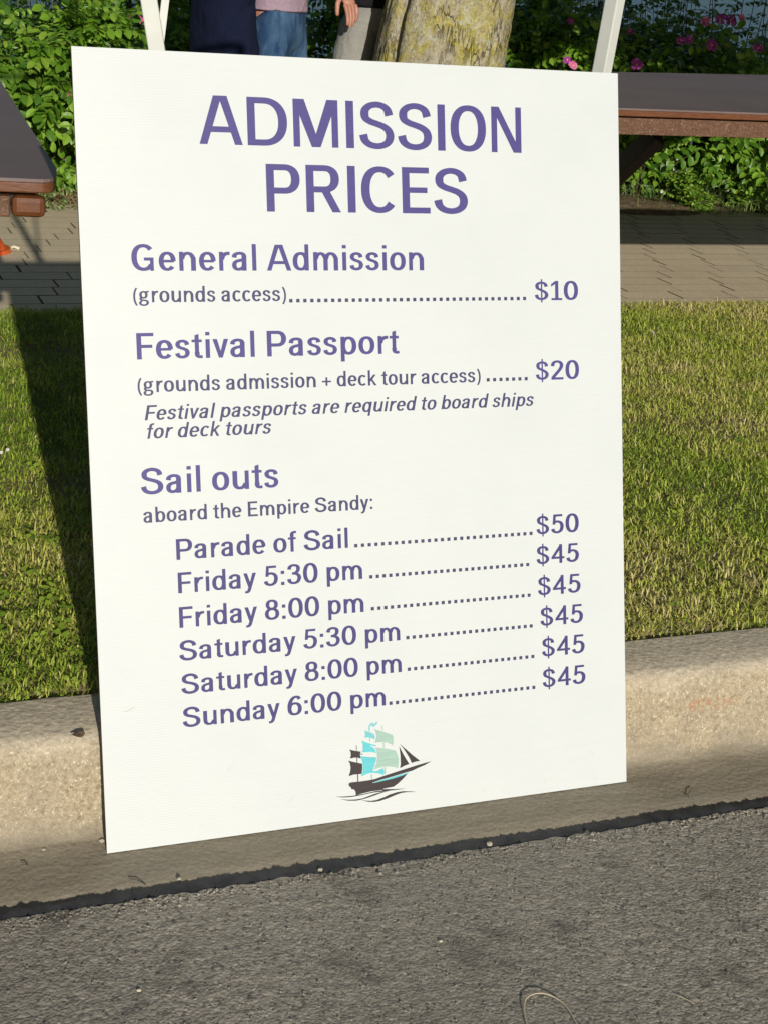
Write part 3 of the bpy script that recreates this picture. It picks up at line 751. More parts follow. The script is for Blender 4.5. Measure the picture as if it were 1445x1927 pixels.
G[')'] = (.28, [St(EL(-.08, .36, .29, .62, 62, -62, 14, 2), .10, .07)])
G['+'] = (.56, [R(.22, .07, .34, .63), R(0, .295, .56, .405)])
G[':'] = (.15, [R(0, 0, .15, .16), R(0, .55, .15, .71)])
ROUND = set('OCGSDcoesqdgab0368(')
def sb(c, side):
    if c in 'AvyV': return .015
    if c in 'IMNDPREFhklmnipburH' and side == 0: return .085
    if c in 'IMNHdhmnilqugau' and side == 1: return .08
    if c in ':': return .08
    if c in 'rftFk': return .025
    if c == '(' : return .03
    return .05
def text_mesh(name, text, x0, x1, y, cap, mat, italic=False, weight=1.14, upright_w=True):
    # natural layout, then scaled to the printed width
    pen = 0; items = []
    for i, ch in enumerate(text):
        if ch == ' ': pen += .27; continue
        if items: pen += sb(ch, 0)
        items.append((ch, pen)); pen += G[ch][0]
        pen += sb(ch, 1)
    wnat = items[-1][1]+G[items[-1][0]][0]
    sx = (x1-x0)/wnat; sy = cap
    vs = []; fs = []
    layer = 0
    for ci, (ch, px) in enumerate(items):
        for si, st in enumerate(G[ch][1]):
            z = 0.00025 + 0.00006*(si % 4)
            k = len(vs)
            if st[0] == 'P':
                pp = st[1]
                vs += [(px+a, b, z) for a, b in pp]; fs.append(tuple(range(k, k+len(pp))))
            else:
                pts = st[1]; wv, wh = st[2]*weight, st[3]
                q = [pts[0]]
                for a in pts[1:]:
                    if math.hypot(a[0]-q[-1][0], a[1]-q[-1][1]) > 1e-4: q.append(a)
                closed = math.hypot(q[0][0]-q[-1][0], q[0][1]-q[-1][1]) < 1e-3
                if closed: q = q[:-1]
                n = len(q)
                for i in range(n):
                    a = q[(i-1) % n] if closed or i > 0 else q[i]
                    b = q[(i+1) % n] if closed or i < n-1 else q[i]
                    tx, ty = b[0]-a[0], b[1]-a[1]; L = math.hypot(tx, ty) or 1; tx /= L; ty /= L
                    w_ = 0.5*(wh+(wv-wh)*ty*ty)
                    vs += [(px+q[i][0]-ty*w_, q[i][1]+tx*w_, z), (px+q[i][0]+ty*w_, q[i][1]-tx*w_, z)]
                for i in range(n if closed else n-1):
                    a = k+2*i; b = k+2*((i+1) % n)
                    fs.append((a, a+1, b+1, b))
    out = []
    for (a, b, z) in vs:
        xx = a*sx + (b*0.21*sy if italic else 0); yy = b*sy
        X, Y = x0+xx, y+yy
        out.append((X, Y, z+bow(X, Y)))
    me = bpy.data.meshes.new(name); me.from_pydata(out, [], fs); me.update()
    # all faces towards the viewer
    for p in me.polygons:
        if p.normal.z < 0: p.flip()
    o = blink('lettering', me, M[mat]); o['label'] = name
    return o
TX = [('ADMISSION', .1884, .7317, 1.0809, .0732, 'ink'), ('PRICES', .2921, .6327, .9805, .0729, 'ink'),
      ('General Admission', .0768, .5525, .8897, .0400, 'ink'), ('(grounds access)', .0763, .3190, .8424, .0240, 'ink_small'),
      ('$10', .7520, .8324, .8396, .0320, 'ink'), ('Festival Passport', .0787, .5065, .7567, .0398, 'ink'),
      ('(grounds admission + deck tour access)', .0774, .6499, .7066, .0240, 'ink_small'), ('$20', .7513, .8321, .7069, .0322, 'ink'),
      ('Festival passports are required to board ships', .0866, .7440, .6642, .0228, 'ink_small'), ('for deck tours', .0867, .2850, .6361, .0228, 'ink_small'),
      ('Sail outs', .0772, .2960, .5510, .0404, 'ink'), ('aboard the Empire Sandy:', .0785, .4533, .5075, .0235, 'ink_small'),
      ('Parade of Sail', .1274, .4095, .4472, .0322, 'ink_item'), ('$50', .7475, .8272, .4465, .0325, 'ink_item'),
      ('Friday 5:30 pm', .1281, .4321, .3950, .0322, 'ink_item'), ('$45', .7466, .8271, .3955, .0322, 'ink_item'),
      ('Friday 8:00 pm', .1279, .4329, .3408, .0325, 'ink_item'), ('$45', .7482, .8293, .3422, .0325, 'ink_item'),
      ('Saturday 5:30 pm', .1263, .4946, .2887, .0318, 'ink_item'), ('$45', .7518, .8331, .2895, .0325, 'ink_item'),
      ('Saturday 8:00 pm', .1275, .4957, .2359, .0318, 'ink_item'), ('$45', .7538, .8354, .2364, .0328, 'ink_item'),
      ('Sunday 6:00 pm', .1276, .4661, .1832, .0318, 'ink_item'), ('$45', .7540, .8361, .1830, .0328, 'ink_item')]
for t, x0, x1, y, cap, mt in TX:
    o = text_mesh(('price reading ' if t[0] == '$' else 'printed line reading ')+t, t, x0, x1, y, cap, mt, italic=(t.startswith('Festival passports') or t.startswith('for deck')))
for (x0, x1, y, n) in ((.3235, .7354, .8401, 36), (.6604, .7358, .7072, 7), (.4202, .7397, .4468, 28), (.4446, .7323, .3943, 26),
                       (.4458, .7339, .3419, 26), (.5055, .7367, .2890, 21), (.5065, .7387, .2363, 21), (.4726, .7395, .1829, 24)):
    mb = MB(); s_ = .0056
    for i in range(n):
        x = x0+(x1-x0-s_)*i/(n-1)
        mb.add([(x, y, .00025+bow(x, y)), (x+s_, y, .00025+bow(x, y)), (x+s_, y+s_, .00025+bow(x, y)), (x, y+s_, .00025+bow(x, y))], [(0, 1, 2, 3)])
    blink('dot_leader', mb.mesh('dot_leader'), M['dots'])
LOGO = {
 'flag': ('teal', [[(0.4355,0.1428),(0.4357,0.1502),(0.4369,0.1537),(0.4409,0.1565),(0.4437,0.1574),(0.4427,0.1546),(0.447,0.1548),(0.449,0.1571),(0.4515,0.1575),(0.4508,0.1544),(0.4469,0.1509),(0.4425,0.1487),(0.4434,0.1516),(0.4405,0.1522),(0.4381,0.1507),(0.4375,0.1426)]]),
 'top_sail': ('aqua', [[(0.4285,0.1461),(0.432,0.1437),(0.4404,0.1401),(0.4453,0.1369),(0.4461,0.132),(0.4456,0.1279),(0.4417,0.1311),(0.4371,0.1326),(0.4325,0.1336),(0.4281,0.1332),(0.4295,0.1383)]]),
 'mast_a': ('teal', [[(0.4363,0.1327),(0.4382,0.1322),(0.438,0.1256),(0.4364,0.1263)]]),
 'mid_sail': ('cyan', [[(0.4222,0.13),(0.4276,0.1267),(0.4368,0.1227),(0.4483,0.1182),(0.4478,0.1167),(0.4382,0.1196),(0.4367,0.1189),(0.4428,0.1158),(0.4458,0.1113),(0.4479,0.1055),(0.4395,0.1082),(0.4333,0.1089),(0.4228,0.1093),(0.4246,0.1138),(0.4248,0.1204),(0.4239,0.1257)]]),
 'main_sail': ('cyan', [[(0.4189,0.1038),(0.4269,0.102),(0.4369,0.0999),(0.4477,0.0984),(0.4471,0.0934),(0.4437,0.0849),(0.4414,0.0786),(0.4403,0.0758),(0.4478,0.0755),(0.4541,0.0774),(0.4585,0.0787),(0.4606,0.0739),(0.4597,0.067),(0.4539,0.07),(0.4446,0.0726),(0.4369,0.0735),(0.4291,0.0726),(0.4203,0.0696),(0.423,0.077),(0.4239,0.0858),(0.4228,0.0948),(0.421,0.1009)]]),
 'mast_b': ('teal', [[(0.4374,0.0711),(0.4394,0.0708),(0.4395,0.0628),(0.4375,0.0631)]]),
 'mast_c': ('mint', [[(0.4584,0.1506),(0.46,0.1505),(0.4607,0.1414),(0.4591,0.1415)],[(0.4596,0.1219),(0.4618,0.1214),(0.462,0.1118),(0.4598,0.1127)],[(0.4606,0.0799),(0.4631,0.0796),(0.4632,0.0688),(0.4613,0.0685)]]),
 'fore_top_sail': ('mint', [[(0.4449,0.1467),(0.4498,0.1437),(0.4606,0.1396),(0.4699,0.1359),(0.4767,0.1325),(0.4783,0.1284),(0.4782,0.121),(0.4768,0.114),(0.474,0.1173),(0.4679,0.1204),(0.4601,0.1222),(0.4523,0.1233),(0.4455,0.1229),(0.4472,0.1275),(0.4486,0.1332),(0.4479,0.1407)]]),
 'fore_main_sail': ('mint', [[(0.4459,0.1149),(0.4551,0.1129),(0.4676,0.11),(0.4812,0.1058),(0.4842,0.0995),(0.4863,0.0917),(0.4861,0.0828),(0.4843,0.0759),(0.4776,0.0787),(0.4683,0.0805),(0.4573,0.0809),(0.4479,0.0799),(0.4426,0.0779),(0.4457,0.0846),(0.4483,0.0918),(0.4492,0.1006),(0.448,0.1096)]]),
 'mizzen_top_sail': ('black', [[(0.4014,0.1168),(0.4087,0.1141),(0.4213,0.1109),(0.4193,0.1078),(0.4239,0.1069),(0.4239,0.1059),(0.4193,0.1064),(0.4206,0.0995),(0.4145,0.102),(0.4084,0.1024),(0.4019,0.1017),(0.4036,0.1066),(0.4034,0.1118)]]),
 'mizzen_sail': ('black', [[(0.3987,0.0988),(0.4051,0.0963),(0.4142,0.0934),(0.4228,0.0906),(0.4229,0.0829),(0.4214,0.0739),(0.4152,0.0741),(0.4075,0.0744),(0.3988,0.0728),(0.4015,0.0796),(0.4026,0.0868),(0.4013,0.0944)]]),
 'mizzen_mast': ('black', [[(0.4128,0.1222),(0.4141,0.1221),(0.4142,0.1132),(0.4132,0.1133)],[(0.4133,0.1021),(0.4147,0.1019),(0.4147,0.0931),(0.4133,0.0935)],[(0.4137,0.0743),(0.4153,0.0741),(0.4154,0.0619),(0.4137,0.0618)]]),
 'jib_inner': ('black', [[(0.488,0.1121),(0.4947,0.0982),(0.5,0.0886),(0.5051,0.0803),(0.4973,0.0788),(0.4882,0.0754),(0.4897,0.0824),(0.4895,0.0973)]]),
 'jib_outer': ('black', [[(0.4885,0.1168),(0.4989,0.1067),(0.5112,0.0948),(0.5243,0.0834),(0.5165,0.0831),(0.5093,0.0816),(0.5048,0.0918),(0.4957,0.1071)]]),
 'hull_upper': ('black', [[(0.3981,0.059),(0.3994,0.0614),(0.404,0.0621),(0.4179,0.0616),(0.4318,0.0617),(0.4443,0.0625),(0.4632,0.0665),(0.4821,0.0701),(0.5011,0.0735),(0.5203,0.0769),(0.5347,0.0791),(0.5446,0.0804),(0.533,0.0754),(0.5201,0.0719),(0.5105,0.0685),(0.501,0.0673),(0.4851,0.0647),(0.4693,0.0621),(0.4536,0.0599),(0.4395,0.0569),(0.4378,0.0544),(0.4068,0.0508),(0.4025,0.0511),(0.4025,0.0531),(0.3992,0.0559)]]),
 'hull_lower': ('black', [[(0.4025,0.0531),(0.4069,0.0538),(0.4379,0.0562),(0.4535,0.0575),(0.4755,0.0596),(0.4913,0.0624),(0.5022,0.0653),(0.4944,0.0579),(0.4847,0.0504),(0.4764,0.0457),(0.4688,0.0452),(0.4586,0.0447),(0.4581,0.0426),(0.4375,0.0428),(0.4219,0.0412),(0.4101,0.0392),(0.4097,0.046),(0.4067,0.05),(0.4031,0.0504)]]),
 'hull_stripe': ('cyan', [[(0.4413,0.0566),(0.4536,0.0593),(0.4693,0.0613),(0.4851,0.0638),(0.5057,0.0667),(0.5022,0.065),(0.4913,0.0621),(0.4755,0.0593),(0.4535,0.0572),(0.4441,0.0563)]]),
 'wave_upper': ('black', [[(0.3742,0.0419),(0.388,0.0402),(0.4033,0.0394),(0.4172,0.0397),(0.4312,0.0409),(0.4437,0.0421),(0.4562,0.0417),(0.4594,0.0437),(0.4781,0.0413),(0.4978,0.0398),(0.4844,0.0396),(0.4687,0.0398),(0.4561,0.0396),(0.4437,0.0403),(0.4312,0.0395),(0.4172,0.0383),(0.4033,0.0377),(0.3879,0.0387)]]),
 'wave_middle': ('black', [[(0.3825,0.0364),(0.397,0.0337),(0.4108,0.0325),(0.4217,0.0329),(0.431,0.035),(0.4436,0.0379),(0.4561,0.0393),(0.4687,0.0395),(0.4576,0.0382),(0.4451,0.0356),(0.4325,0.033),(0.4216,0.0312),(0.4108,0.0305),(0.3969,0.0322)]]),
 'wave_lower': ('black', [[(0.4188,0.0303),(0.4277,0.0283),(0.437,0.0268),(0.4464,0.0271),(0.459,0.03),(0.4685,0.0333),(0.4811,0.0356),(0.4922,0.036),(0.5064,0.0339),(0.5165,0.0317),(0.5,0.0335),(0.489,0.0334),(0.4778,0.0309),(0.4652,0.0274),(0.4526,0.0248),(0.4416,0.0244),(0.4308,0.0261)]]),
}
emblem = bpy.data.objects.new('ship_emblem', None); COL.objects.link(emblem); emblem.parent = sign; emblem.empty_display_size = .05
emblem['label'] = 'printed emblem of a three masted sailing ship in black, turquoise and mint'
LI = [(nm, c_, [pp]) for nm, (c_, polys) in LOGO.items() for pp in polys]
for i, (nm, c_, polys) in enumerate(LI):
    vs = []; fs = []
    for pp in polys:
        k = len(vs); vs += [(a, b, .00025+.00004*(i % 6)+bow(a, b)) for a, b in pp]; fs.append(tuple(range(k, k+len(pp))))
    me = bpy.data.meshes.new(nm); me.from_pydata(vs, [], fs); me.update()
    for p in me.polygons:
        if p.normal.z < 0: p.flip()
    nm = nm if not nm[-2:] in ('_a', '_b', '_c') else 'mast'
    blink(nm, me, M[c_], emblem)
# small scratch and smudges on the sheet
mb = MB()
pts = [(.036, .2195), (.040, .2185), (.044, .2205), (.047, .2222), (.052, .2240)]
for (a, b), (c, d) in zip(pts[:-1], pts[1:]):
    mb.add([(a, b-.0006, .0003), (c, d-.0006, .0003), (c, d+.0004, .0003), (a, b+.0004, .0003)], [(0, 1, 2, 3)])
blink('scratch', mb.mesh('scratch'), plain('scratch_grey', (.45, .44, .38, 1), .6))
# ------------------------------------------------------------------ white stand behind the sign
base = Vector((0.95, 2.50, ZP))
stand = empty('folding_stand', base, 'white square tube stand with two splayed legs rising behind the top edge of the sign', 'stand')
A1 = Vector((.566, 2.459, 1.165)); dA = Vector((-.20, -.03, 1)).normalized()
B1 = at_y(1131, 137, 2.46); B2 = at_y(1156.5, 0, 2.44); dB = (B2-B1).normalized()
def leg(P, d, z0, z1, w_, rot):
    a = P+d*((z0-P.z)/d.z); b = P+d*((z1-P.z)/d.z)
    mb = MB(); mb.bar(a, b, w_, w_, rot); return mb.build('leg', M['white'], stand, bevel=.002), a, b
l1, a1, a2 = leg(A1, dA, ZP, 2.05, .0255, (0.25, 1, 0))
l2, b1, b2 = leg(B1, dB, ZP, 2.05, .0255, (-.55, 1, 0))
mb = MB(); mb.bar(a1.lerp(a2, .12), b1.lerp(b2, .12), .018, .018); mb.build('cross_bar', M['white'], stand, bevel=.002)
mb = MB(); mb.bar(a2+Vector((-.012, 0, 0)), b2+Vector((.012, 0, 0)), .022, .022); mb.build('top_bar', M['white'], stand, bevel=.002)
mb = MB(); sa, sb_ = at_y(303.0, 70, 2.478), at_y(311.5, 0, 2.478); mb.bar(sa-(sb_-sa)*.3, sa+(sb_-sa)*7, .012, .004, (0, 1, .1)); mb.build('strap', M['white'], stand)
for p in (a1, b1):
    mb = MB(); mb.bar(p+Vector((0, 0, 0)), p+Vector((0, 0, .03)), .03, .03); mb.build('foot', M['dark'], stand)

# ------------------------------------------------------------------ picnic tables
def round_poly(poly, r=.035, n=4):
    out = []
    L = len(poly)
    for i in range(L):
        p = Vector(poly[i]); a = Vector(poly[i-1]); b = Vector(poly[(i+1) % L])
        d1 = (a-p).normalized(); d2 = (b-p).normalized(); 
        A = p+d1*r; B = p+d2*r
        for k in range(n+1):
            t = k/n; out.append(tuple((A*(1-t)**2 + p*2*t*(1-t) + B*t*t)))
    return out
def table(loc, poly, label, legs, seams, cap=.098, rail_in=.03, endgap=.02, rh=.053, only=None, speck_rail=True, skip_leg=()):
    t = empty('picnic_table', (loc[0], loc[1], ZP), label, 'picnic table', 'brown plastic picnic tables on the path')
    z1 = .91; th = .0255
    pr = round_poly(poly)
    mb = MB(); mb.prism(pr, z1-.006, z1); top = mb.build('tabletop', M['ttop'], t)
    mb = MB(); mb.prism([(x, y) for x, y in pr], z1-th, z1-.0065); e = mb.build('tabletop_edge', M['brown'], t, bevel=.003)
    cc_ = Vector((sum(p[0] for p in poly)/len(poly), sum(p[1] for p in poly)/len(poly)))
    mb = MB(); mb.prism([tuple(cc_+(Vector(q)-cc_)*.95) for q in poly], z1-th-.03, z1-th-.001); mb.build('frame', M['dark'], t)  # dark fill under the top, standing for the shade in the gap
    c = Vector((sum(p[0] for p in poly)/len(poly), sum(p[1] for p in poly)/len(poly)))
    L = len(poly)
    for i in range(L):
        if only is not None and i not in only: continue
        a = Vector(poly[i]); b = Vector(poly[(i+1) % L])
        d = (b-a).normalized(); nrm = Vector((d.y, -d.x))
        if nrm.dot(c-a) < 0: nrm = -nrm
        A = a+d*endgap+nrm*rail_in; B = b-d*endgap+nrm*rail_in
        zc = z1-th-.006-rh/2
        if (B-A).length < .2: continue
        mb = MB(); mb.bar((A.x+d.x*cap, A.y+d.y*cap, zc), (B.x-d.x*cap, B.y-d.y*cap, zc), .035, rh); mb.build('rail', M['brown_speck'], t, bevel=.002)
        for (P, Q) in ((A, A+d*(cap-.002)), (B-d*(cap-.002), B)):
            mb = MB(); mb.bar((P.x, P.y, zc), (Q.x, Q.y, zc), .037, rh); mb.build('end_cap', M['brown_cap'], t, bevel=.010)
    for (x, y, x2, y2) in legs:
        mb = MB(); mb.bar((x, y, ZP), (x2, y2, z1-th-.05), .09, .045, (0, 1, 0)); mb.build('leg', M['dark'], t, bevel=.004)
    return t
fa, fb, fc = at_z(0, 334, .91), at_z(80, 337.5, .91), at_z(108, 318, .91)
fd = (fb-fa).normalized(); fe = at_z(0, 150, .91)
TLP = [tuple((fb-fd*1.3).xy), tuple((fb+fd*.022).xy), tuple(fc.xy), tuple((fc+(fe-fc)*1.0).xy), (fe.x-1.8, fe.y+.1)]
pt = table((-.45, 3.6), TLP,
           'brown plastic picnic table jutting in at the left edge of the photo, nearest the lawn',
           [(-.9, 3.0, -.9, 3.0), (-.75, 4.2, -.75, 4.2), (-1.2, 3.1, -1.2, 3.1)], 0, cap=.062, rail_in=.015, endgap=.016, rh=.037, only=(0, 3, 4))
pf1, pf2 = at_z(1160, 203, .91), at_z(1445, 213, .91)
df = (pf2-pf1)*1.0
P1 = pf1-df*.45; P2 = pf1+df*1.35
qf1, qf2 = at_z(965, 131.5, .91), at_z(1445, 141, .91)
dq = (qf2-qf1)
Q1 = qf1+dq*.03; Q2 = qf1+dq*1.12
table((3.6, 5.2), [(P1.x, P1.y), (P2.x, P2.y), (Q2.x, Q2.y), (Q1.x, Q1.y)],
      'brown plastic picnic table with a wide grey brown top to the right of the tree', [], 0)
t2 = [o for o in COL.objects if o.name.startswith('picnic_table')][-1]
# braced under frame of the second table (seen in the gap below the top)
lf = at_y(1238, 252, 5.6); lg = at_y(1150, 335, 5.75)
mb = MB(); mb.bar(lf, lf+(lg-lf)*1.55, .05, .11, (0, 1, 0)); mb.build('leg', M['dark'], t2, bevel=.004)
mb = MB(); mb.bar((4.9, 4.5, .16), (4.9, 4.5, .72), .09, .06); mb.build('leg', M['dark'], t2, bevel=.004)
mb = MB(); mb.bar((4.8, 6.0, .16), (4.8, 6.0, .85), .09, .06); mb.build('leg', M['dark'], t2, bevel=.004)
mb = MB(); mb.bar(at_y(1150, 300, 5.8), at_y(1186, 300, 5.8), .05, .05); mb.build('brace', M['brown_cap'], t2)
# unseen planks on the far right, added to shade a band of pavers
for xx_, yy_ in ((4.38, 4.23), (4.65, 4.63)):
    mb = MB(); mb.box((xx_, yy_, .80), (2.44, .39, .04)); mb.build('shade_plank', M['brown'], t2, bevel=.004)
mb = MB(); mb.bar((4.9, 3.98, .75), (4.9, 5.9, .75), .05, .06); mb.build('beam', M['dark'], t2)

# ------------------------------------------------------------------ tree
TC = Vector((at_y(829, 110, 6.6).x, 6.6, 0))
def tree():
    t = empty('lichen_tree', (TC.x, TC.y, ZP), 'old tree with a thick fissured trunk covered in yellow and grey lichen', 'tree')
    nr, na = 150, 150
    vs = []; fs = []
    for j in range(nr+1):
        z = 3.2*j/nr
        r0 = .322 - .035*min(1, z/1.0) - .03*max(0, z-1)/2 + .16*math.exp(-z/.16)
        cx = TC.x + .17*(z-.75)*.62 ; cy = TC.y
        for k in range(na):
            a = 2*math.pi*k/na
            d = Vector((math.cos(a), math.sin(a), 0))
            p = Vector((math.cos(a)*1.0, math.sin(a)*1.0, z))
            # a strand of trunk on the left set off by a deep groove
            g_ = 0
            da = (a - RAD(203) + math.pi) % (2*math.pi) - math.pi
            g_ -= .05*math.exp(-(da/.07)**2)
            ridge = noise.noise(Vector((p.x*6, p.y*6, z*1.6)))
            fis = noise.noise(Vector((p.x*13+ridge, p.y*13, z*3.0)))
            fine = noise.noise(Vector((p.x*34, p.y*34, z*16)))
            crack = -max(0, .16-abs(fis))*.055
            r = r0*(1+.05*noise.noise(Vector((p.x*1.3, p.y*1.3, z*.8)))) + g_ + .006*ridge + crack + .005*fine
            vs.append((cx+d.x*r, cy+d.y*r, ZP-.03+z))
    for j in range(nr):
        for k in range(na):
            k2 = (k+1) % na
            fs.append((j*na+k, j*na+k2, (j+1)*na+k2, (j+1)*na+k))
    me = bpy.data.meshes.new('trunk'); me.from_pydata(vs, [], fs); me.update()
    link('trunk', me, M['bark'], t, True)
    top = Vector((TC.x+.17*(3.2-.75)*.62, TC.y, ZP+3.15))
    br = random.Random(9); tips = []
    for i in range(9):
        a = i*2.4; L = br.uniform(1.8, 2.8)
        q0 = top - Vector((0, 0, br.uniform(.1, .9)))
        q1 = q0+Vector((math.cos(a)*L*.5, math.sin(a)*L*.5, br.uniform(.5, 1.0)))
        q2 = q1+Vector((math.cos(a+.3)*L*.5, math.sin(a+.3)*L*.5, br.uniform(.3, 1.0)))
        mb = MB(); mb.tube([q0, q1, q2], [.13, .08, .03], 9); mb.build('limb', M['bark'], t, True)
        tips += [q1, q2, (q1+q2)/2]
    # unseen low limb, added to shade the bushes behind the right table
    q = [top-Vector((0, 0, 1.2)), Vector((3.9, 5.6, 2.55)), Vector((5.0, 5.5, 2.35)), Vector((6.4, 5.5, 2.2))]
    mb = MB(); mb.tube(q, [.11, .08, .055, .02], 9); mb.build('limb', M['bark'], t, True)
    # crown: leaf sized faces in clumps
    V = []; tint = []
    cl = []
    for q_ in tips:
        for _ in range(4): cl.append((q_+Vector((br.uniform(-.7, .7), br.uniform(-.7, .7), br.uniform(-.1, .9))), br.uniform(.35, .65), 260))
    for _ in range(300):  # unseen low clumps added to keep sun off the right bushes
        x = br.uniform(3.3, 7.2); y = br.uniform(4.9, 6.2)
        zlo = 1.40 + max(0, y-5.6)*.05
        cl.append((Vector((x, y, br.uniform(zlo+.08, 2.35))), br.uniform(.16, .34), 110))
    for _ in range(70):  # more unseen clumps, added to darken the growth at the upper left
        cl.append((Vector((br.uniform(.7, 2.4), br.uniform(4.9, 5.9), br.uniform(2.0, 2.8))), br.uniform(.2, .36), 120))
    for (c_, r_, n_) in cl:
        for _ in range(n_):
            p = Vector((br.gauss(0, .5), br.gauss(0, .5), br.gauss(0, .42)))*r_ + c_
            if p.z < 1.36 and p.x > 3: continue
            V.append(p)
    N = len(V); P = np.array([tuple(v) for v in V])
    d1 = rng.normal(size=(N, 3)); d1 /= np.linalg.norm(d1, axis=1)[:, None]
    d2 = np.cross(d1, rng.normal(size=(N, 3))); d2 /= np.linalg.norm(d2, axis=1)[:, None]
    s_ = rng.uniform(.035, .06, N)[:, None]
    W = np.empty((N, 4, 3)); W[:, 0] = P-d1*s_; W[:, 1] = P+d2*s_*.55; W[:, 2] = P+d1*s_; W[:, 3] = P-d2*s_*.55
    me = np_mesh('crown', W.reshape(-1, 3), np.arange(N*4), np.arange(N)*4, None)
    face_attr(me, 'tint', rng.random(N))
    tag(link('crown', me, M['tree_leaf'], t), kind='stuff')
tree()

# ------------------------------------------------------------------ rose bushes
def leaflet(mb, tints, M3, org, L, W_, t, fold=.35, droop=.25):
    """one toothed oval leaflet, folded along its midrib; x along, z up"""
    xs = [0, .28, .62, .86, 1.0]; ws = [.0, .82, 1.0, .55, .0]
    vs = []
    for i, (x, w_) in enumerate(zip(xs, ws)):
        zz = -droop*x*x*L
        vs.append((x*L, 0, zz))
        if w_ > 0:
            vs.append((x*L, w_*W_/2, zz+fold*w_*W_/2)); vs.append((x*L, -w_*W_/2, zz+fold*w_*W_/2))
    # index: 0 | 1,2,3 | 4,5,6 | 7,8,9 | 10
    fs = [(0, 1, 2), (0, 3, 1), (1, 4, 5, 2), (1, 3, 6, 4), (4, 7, 8, 5), (4, 6, 9, 7), (7, 10, 8), (7, 9, 10)]
    mb.add([M3 @ Vector(v)+org for v in vs], fs); tints += [t]*4+[t*.96]*4 if False else [t]*8
def compound_leaf(seed):
    r = random.Random(seed); mb = MB(); tints = []
    n = r.choice([3, 3, 4]); L = r.uniform(.115, .15)
    cur = r.uniform(.25, .6)
    pts = []
    for i in range(n+1):
        t = (i+.6)/(n+.6); pts.append(Vector((L*t, 0, -cur*L*t*t*.5)))
    mb2 = [Vector((0, 0, 0))]+pts
    k0 = len(mb.f); mb.tube(mb2, .0009, 3, False); tints += [.75]*(len(mb.f)-k0)
    for i, p in enumerate(pts):
        sl = .048*(1-.22*abs(i-1.4)/2)*r.uniform(.9, 1.1)
        if i == n:
            leaflet(mb, tints, Matrix.Rotation(cur*.5, 3, 'Y'), p, sl*1.12, sl*.66, r.uniform(.3, .8)); break
        for sgn in (-1, 1):
            R_ = Matrix.Rotation(sgn*r.uniform(.95, 1.25), 3, 'Z') @ Matrix.Rotation(sgn*r.uniform(-.3, .3), 3, 'X') @ Matrix.Rotation(r.uniform(0, .35), 3, 'Y')
            leaflet(mb, tints, R_, p, sl, sl*.62, r.uniform(.2, .8))
    me = mb.mesh('leaf'); face_attr(me, 'tint', tints); me.materials.append(M['leaf']); return me, mb, tints
LEAVES = [compound_leaf(s) for s in range(10)]
def leaf_np(i):
    me, mb, t = LEAVES[i]
    V = np.array(mb.v); lt = np.array([len(f) for f in mb.f]); lp = np.concatenate([np.array(f) for f in mb.f])
    return V, lt, lp, np.array(t)
LN = [leaf_np(i) for i in range(len(LEAVES))]
def frame(d, upv, roll=0):
    d = d.normalized(); u = (upv - d*upv.dot(d))
    if u.length < 1e-3: u = Vector((1, 0, 0))
    u.normalize(); y = u.cross(d)
    return Matrix(((d.x, y.x, u.x), (d.y, y.y, u.y), (d.z, y.z, u.z)))
def mass(name, items, mat, parent, kind='stuff'):
    """items: (leaf index, 3x3, origin, scale, tint offset)"""
    Vs = []; LP = []; LT = []; TT = []; b = 0
    for (i, m3, org, sc, dt) in items:
        V, lt, lp, t = LN[i]
        A = np.array(m3)
        Vs.append(V @ A.T * sc + np.array(org)); LP.append(lp+b); LT.append(lt); TT.append(np.clip(t+dt, 0, 1)); b += len(V)
    Vs = np.concatenate(Vs); LP = np.concatenate(LP); LT = np.concatenate(LT); TT = np.concatenate(TT)
    st = np.concatenate([[0], np.cumsum(LT)[:-1]])
    me = np_mesh(name, Vs, LP, st, LT); face_attr(me, 'tint', TT)
    o = link(name, me, mat, parent); return tag(o, kind=kind)
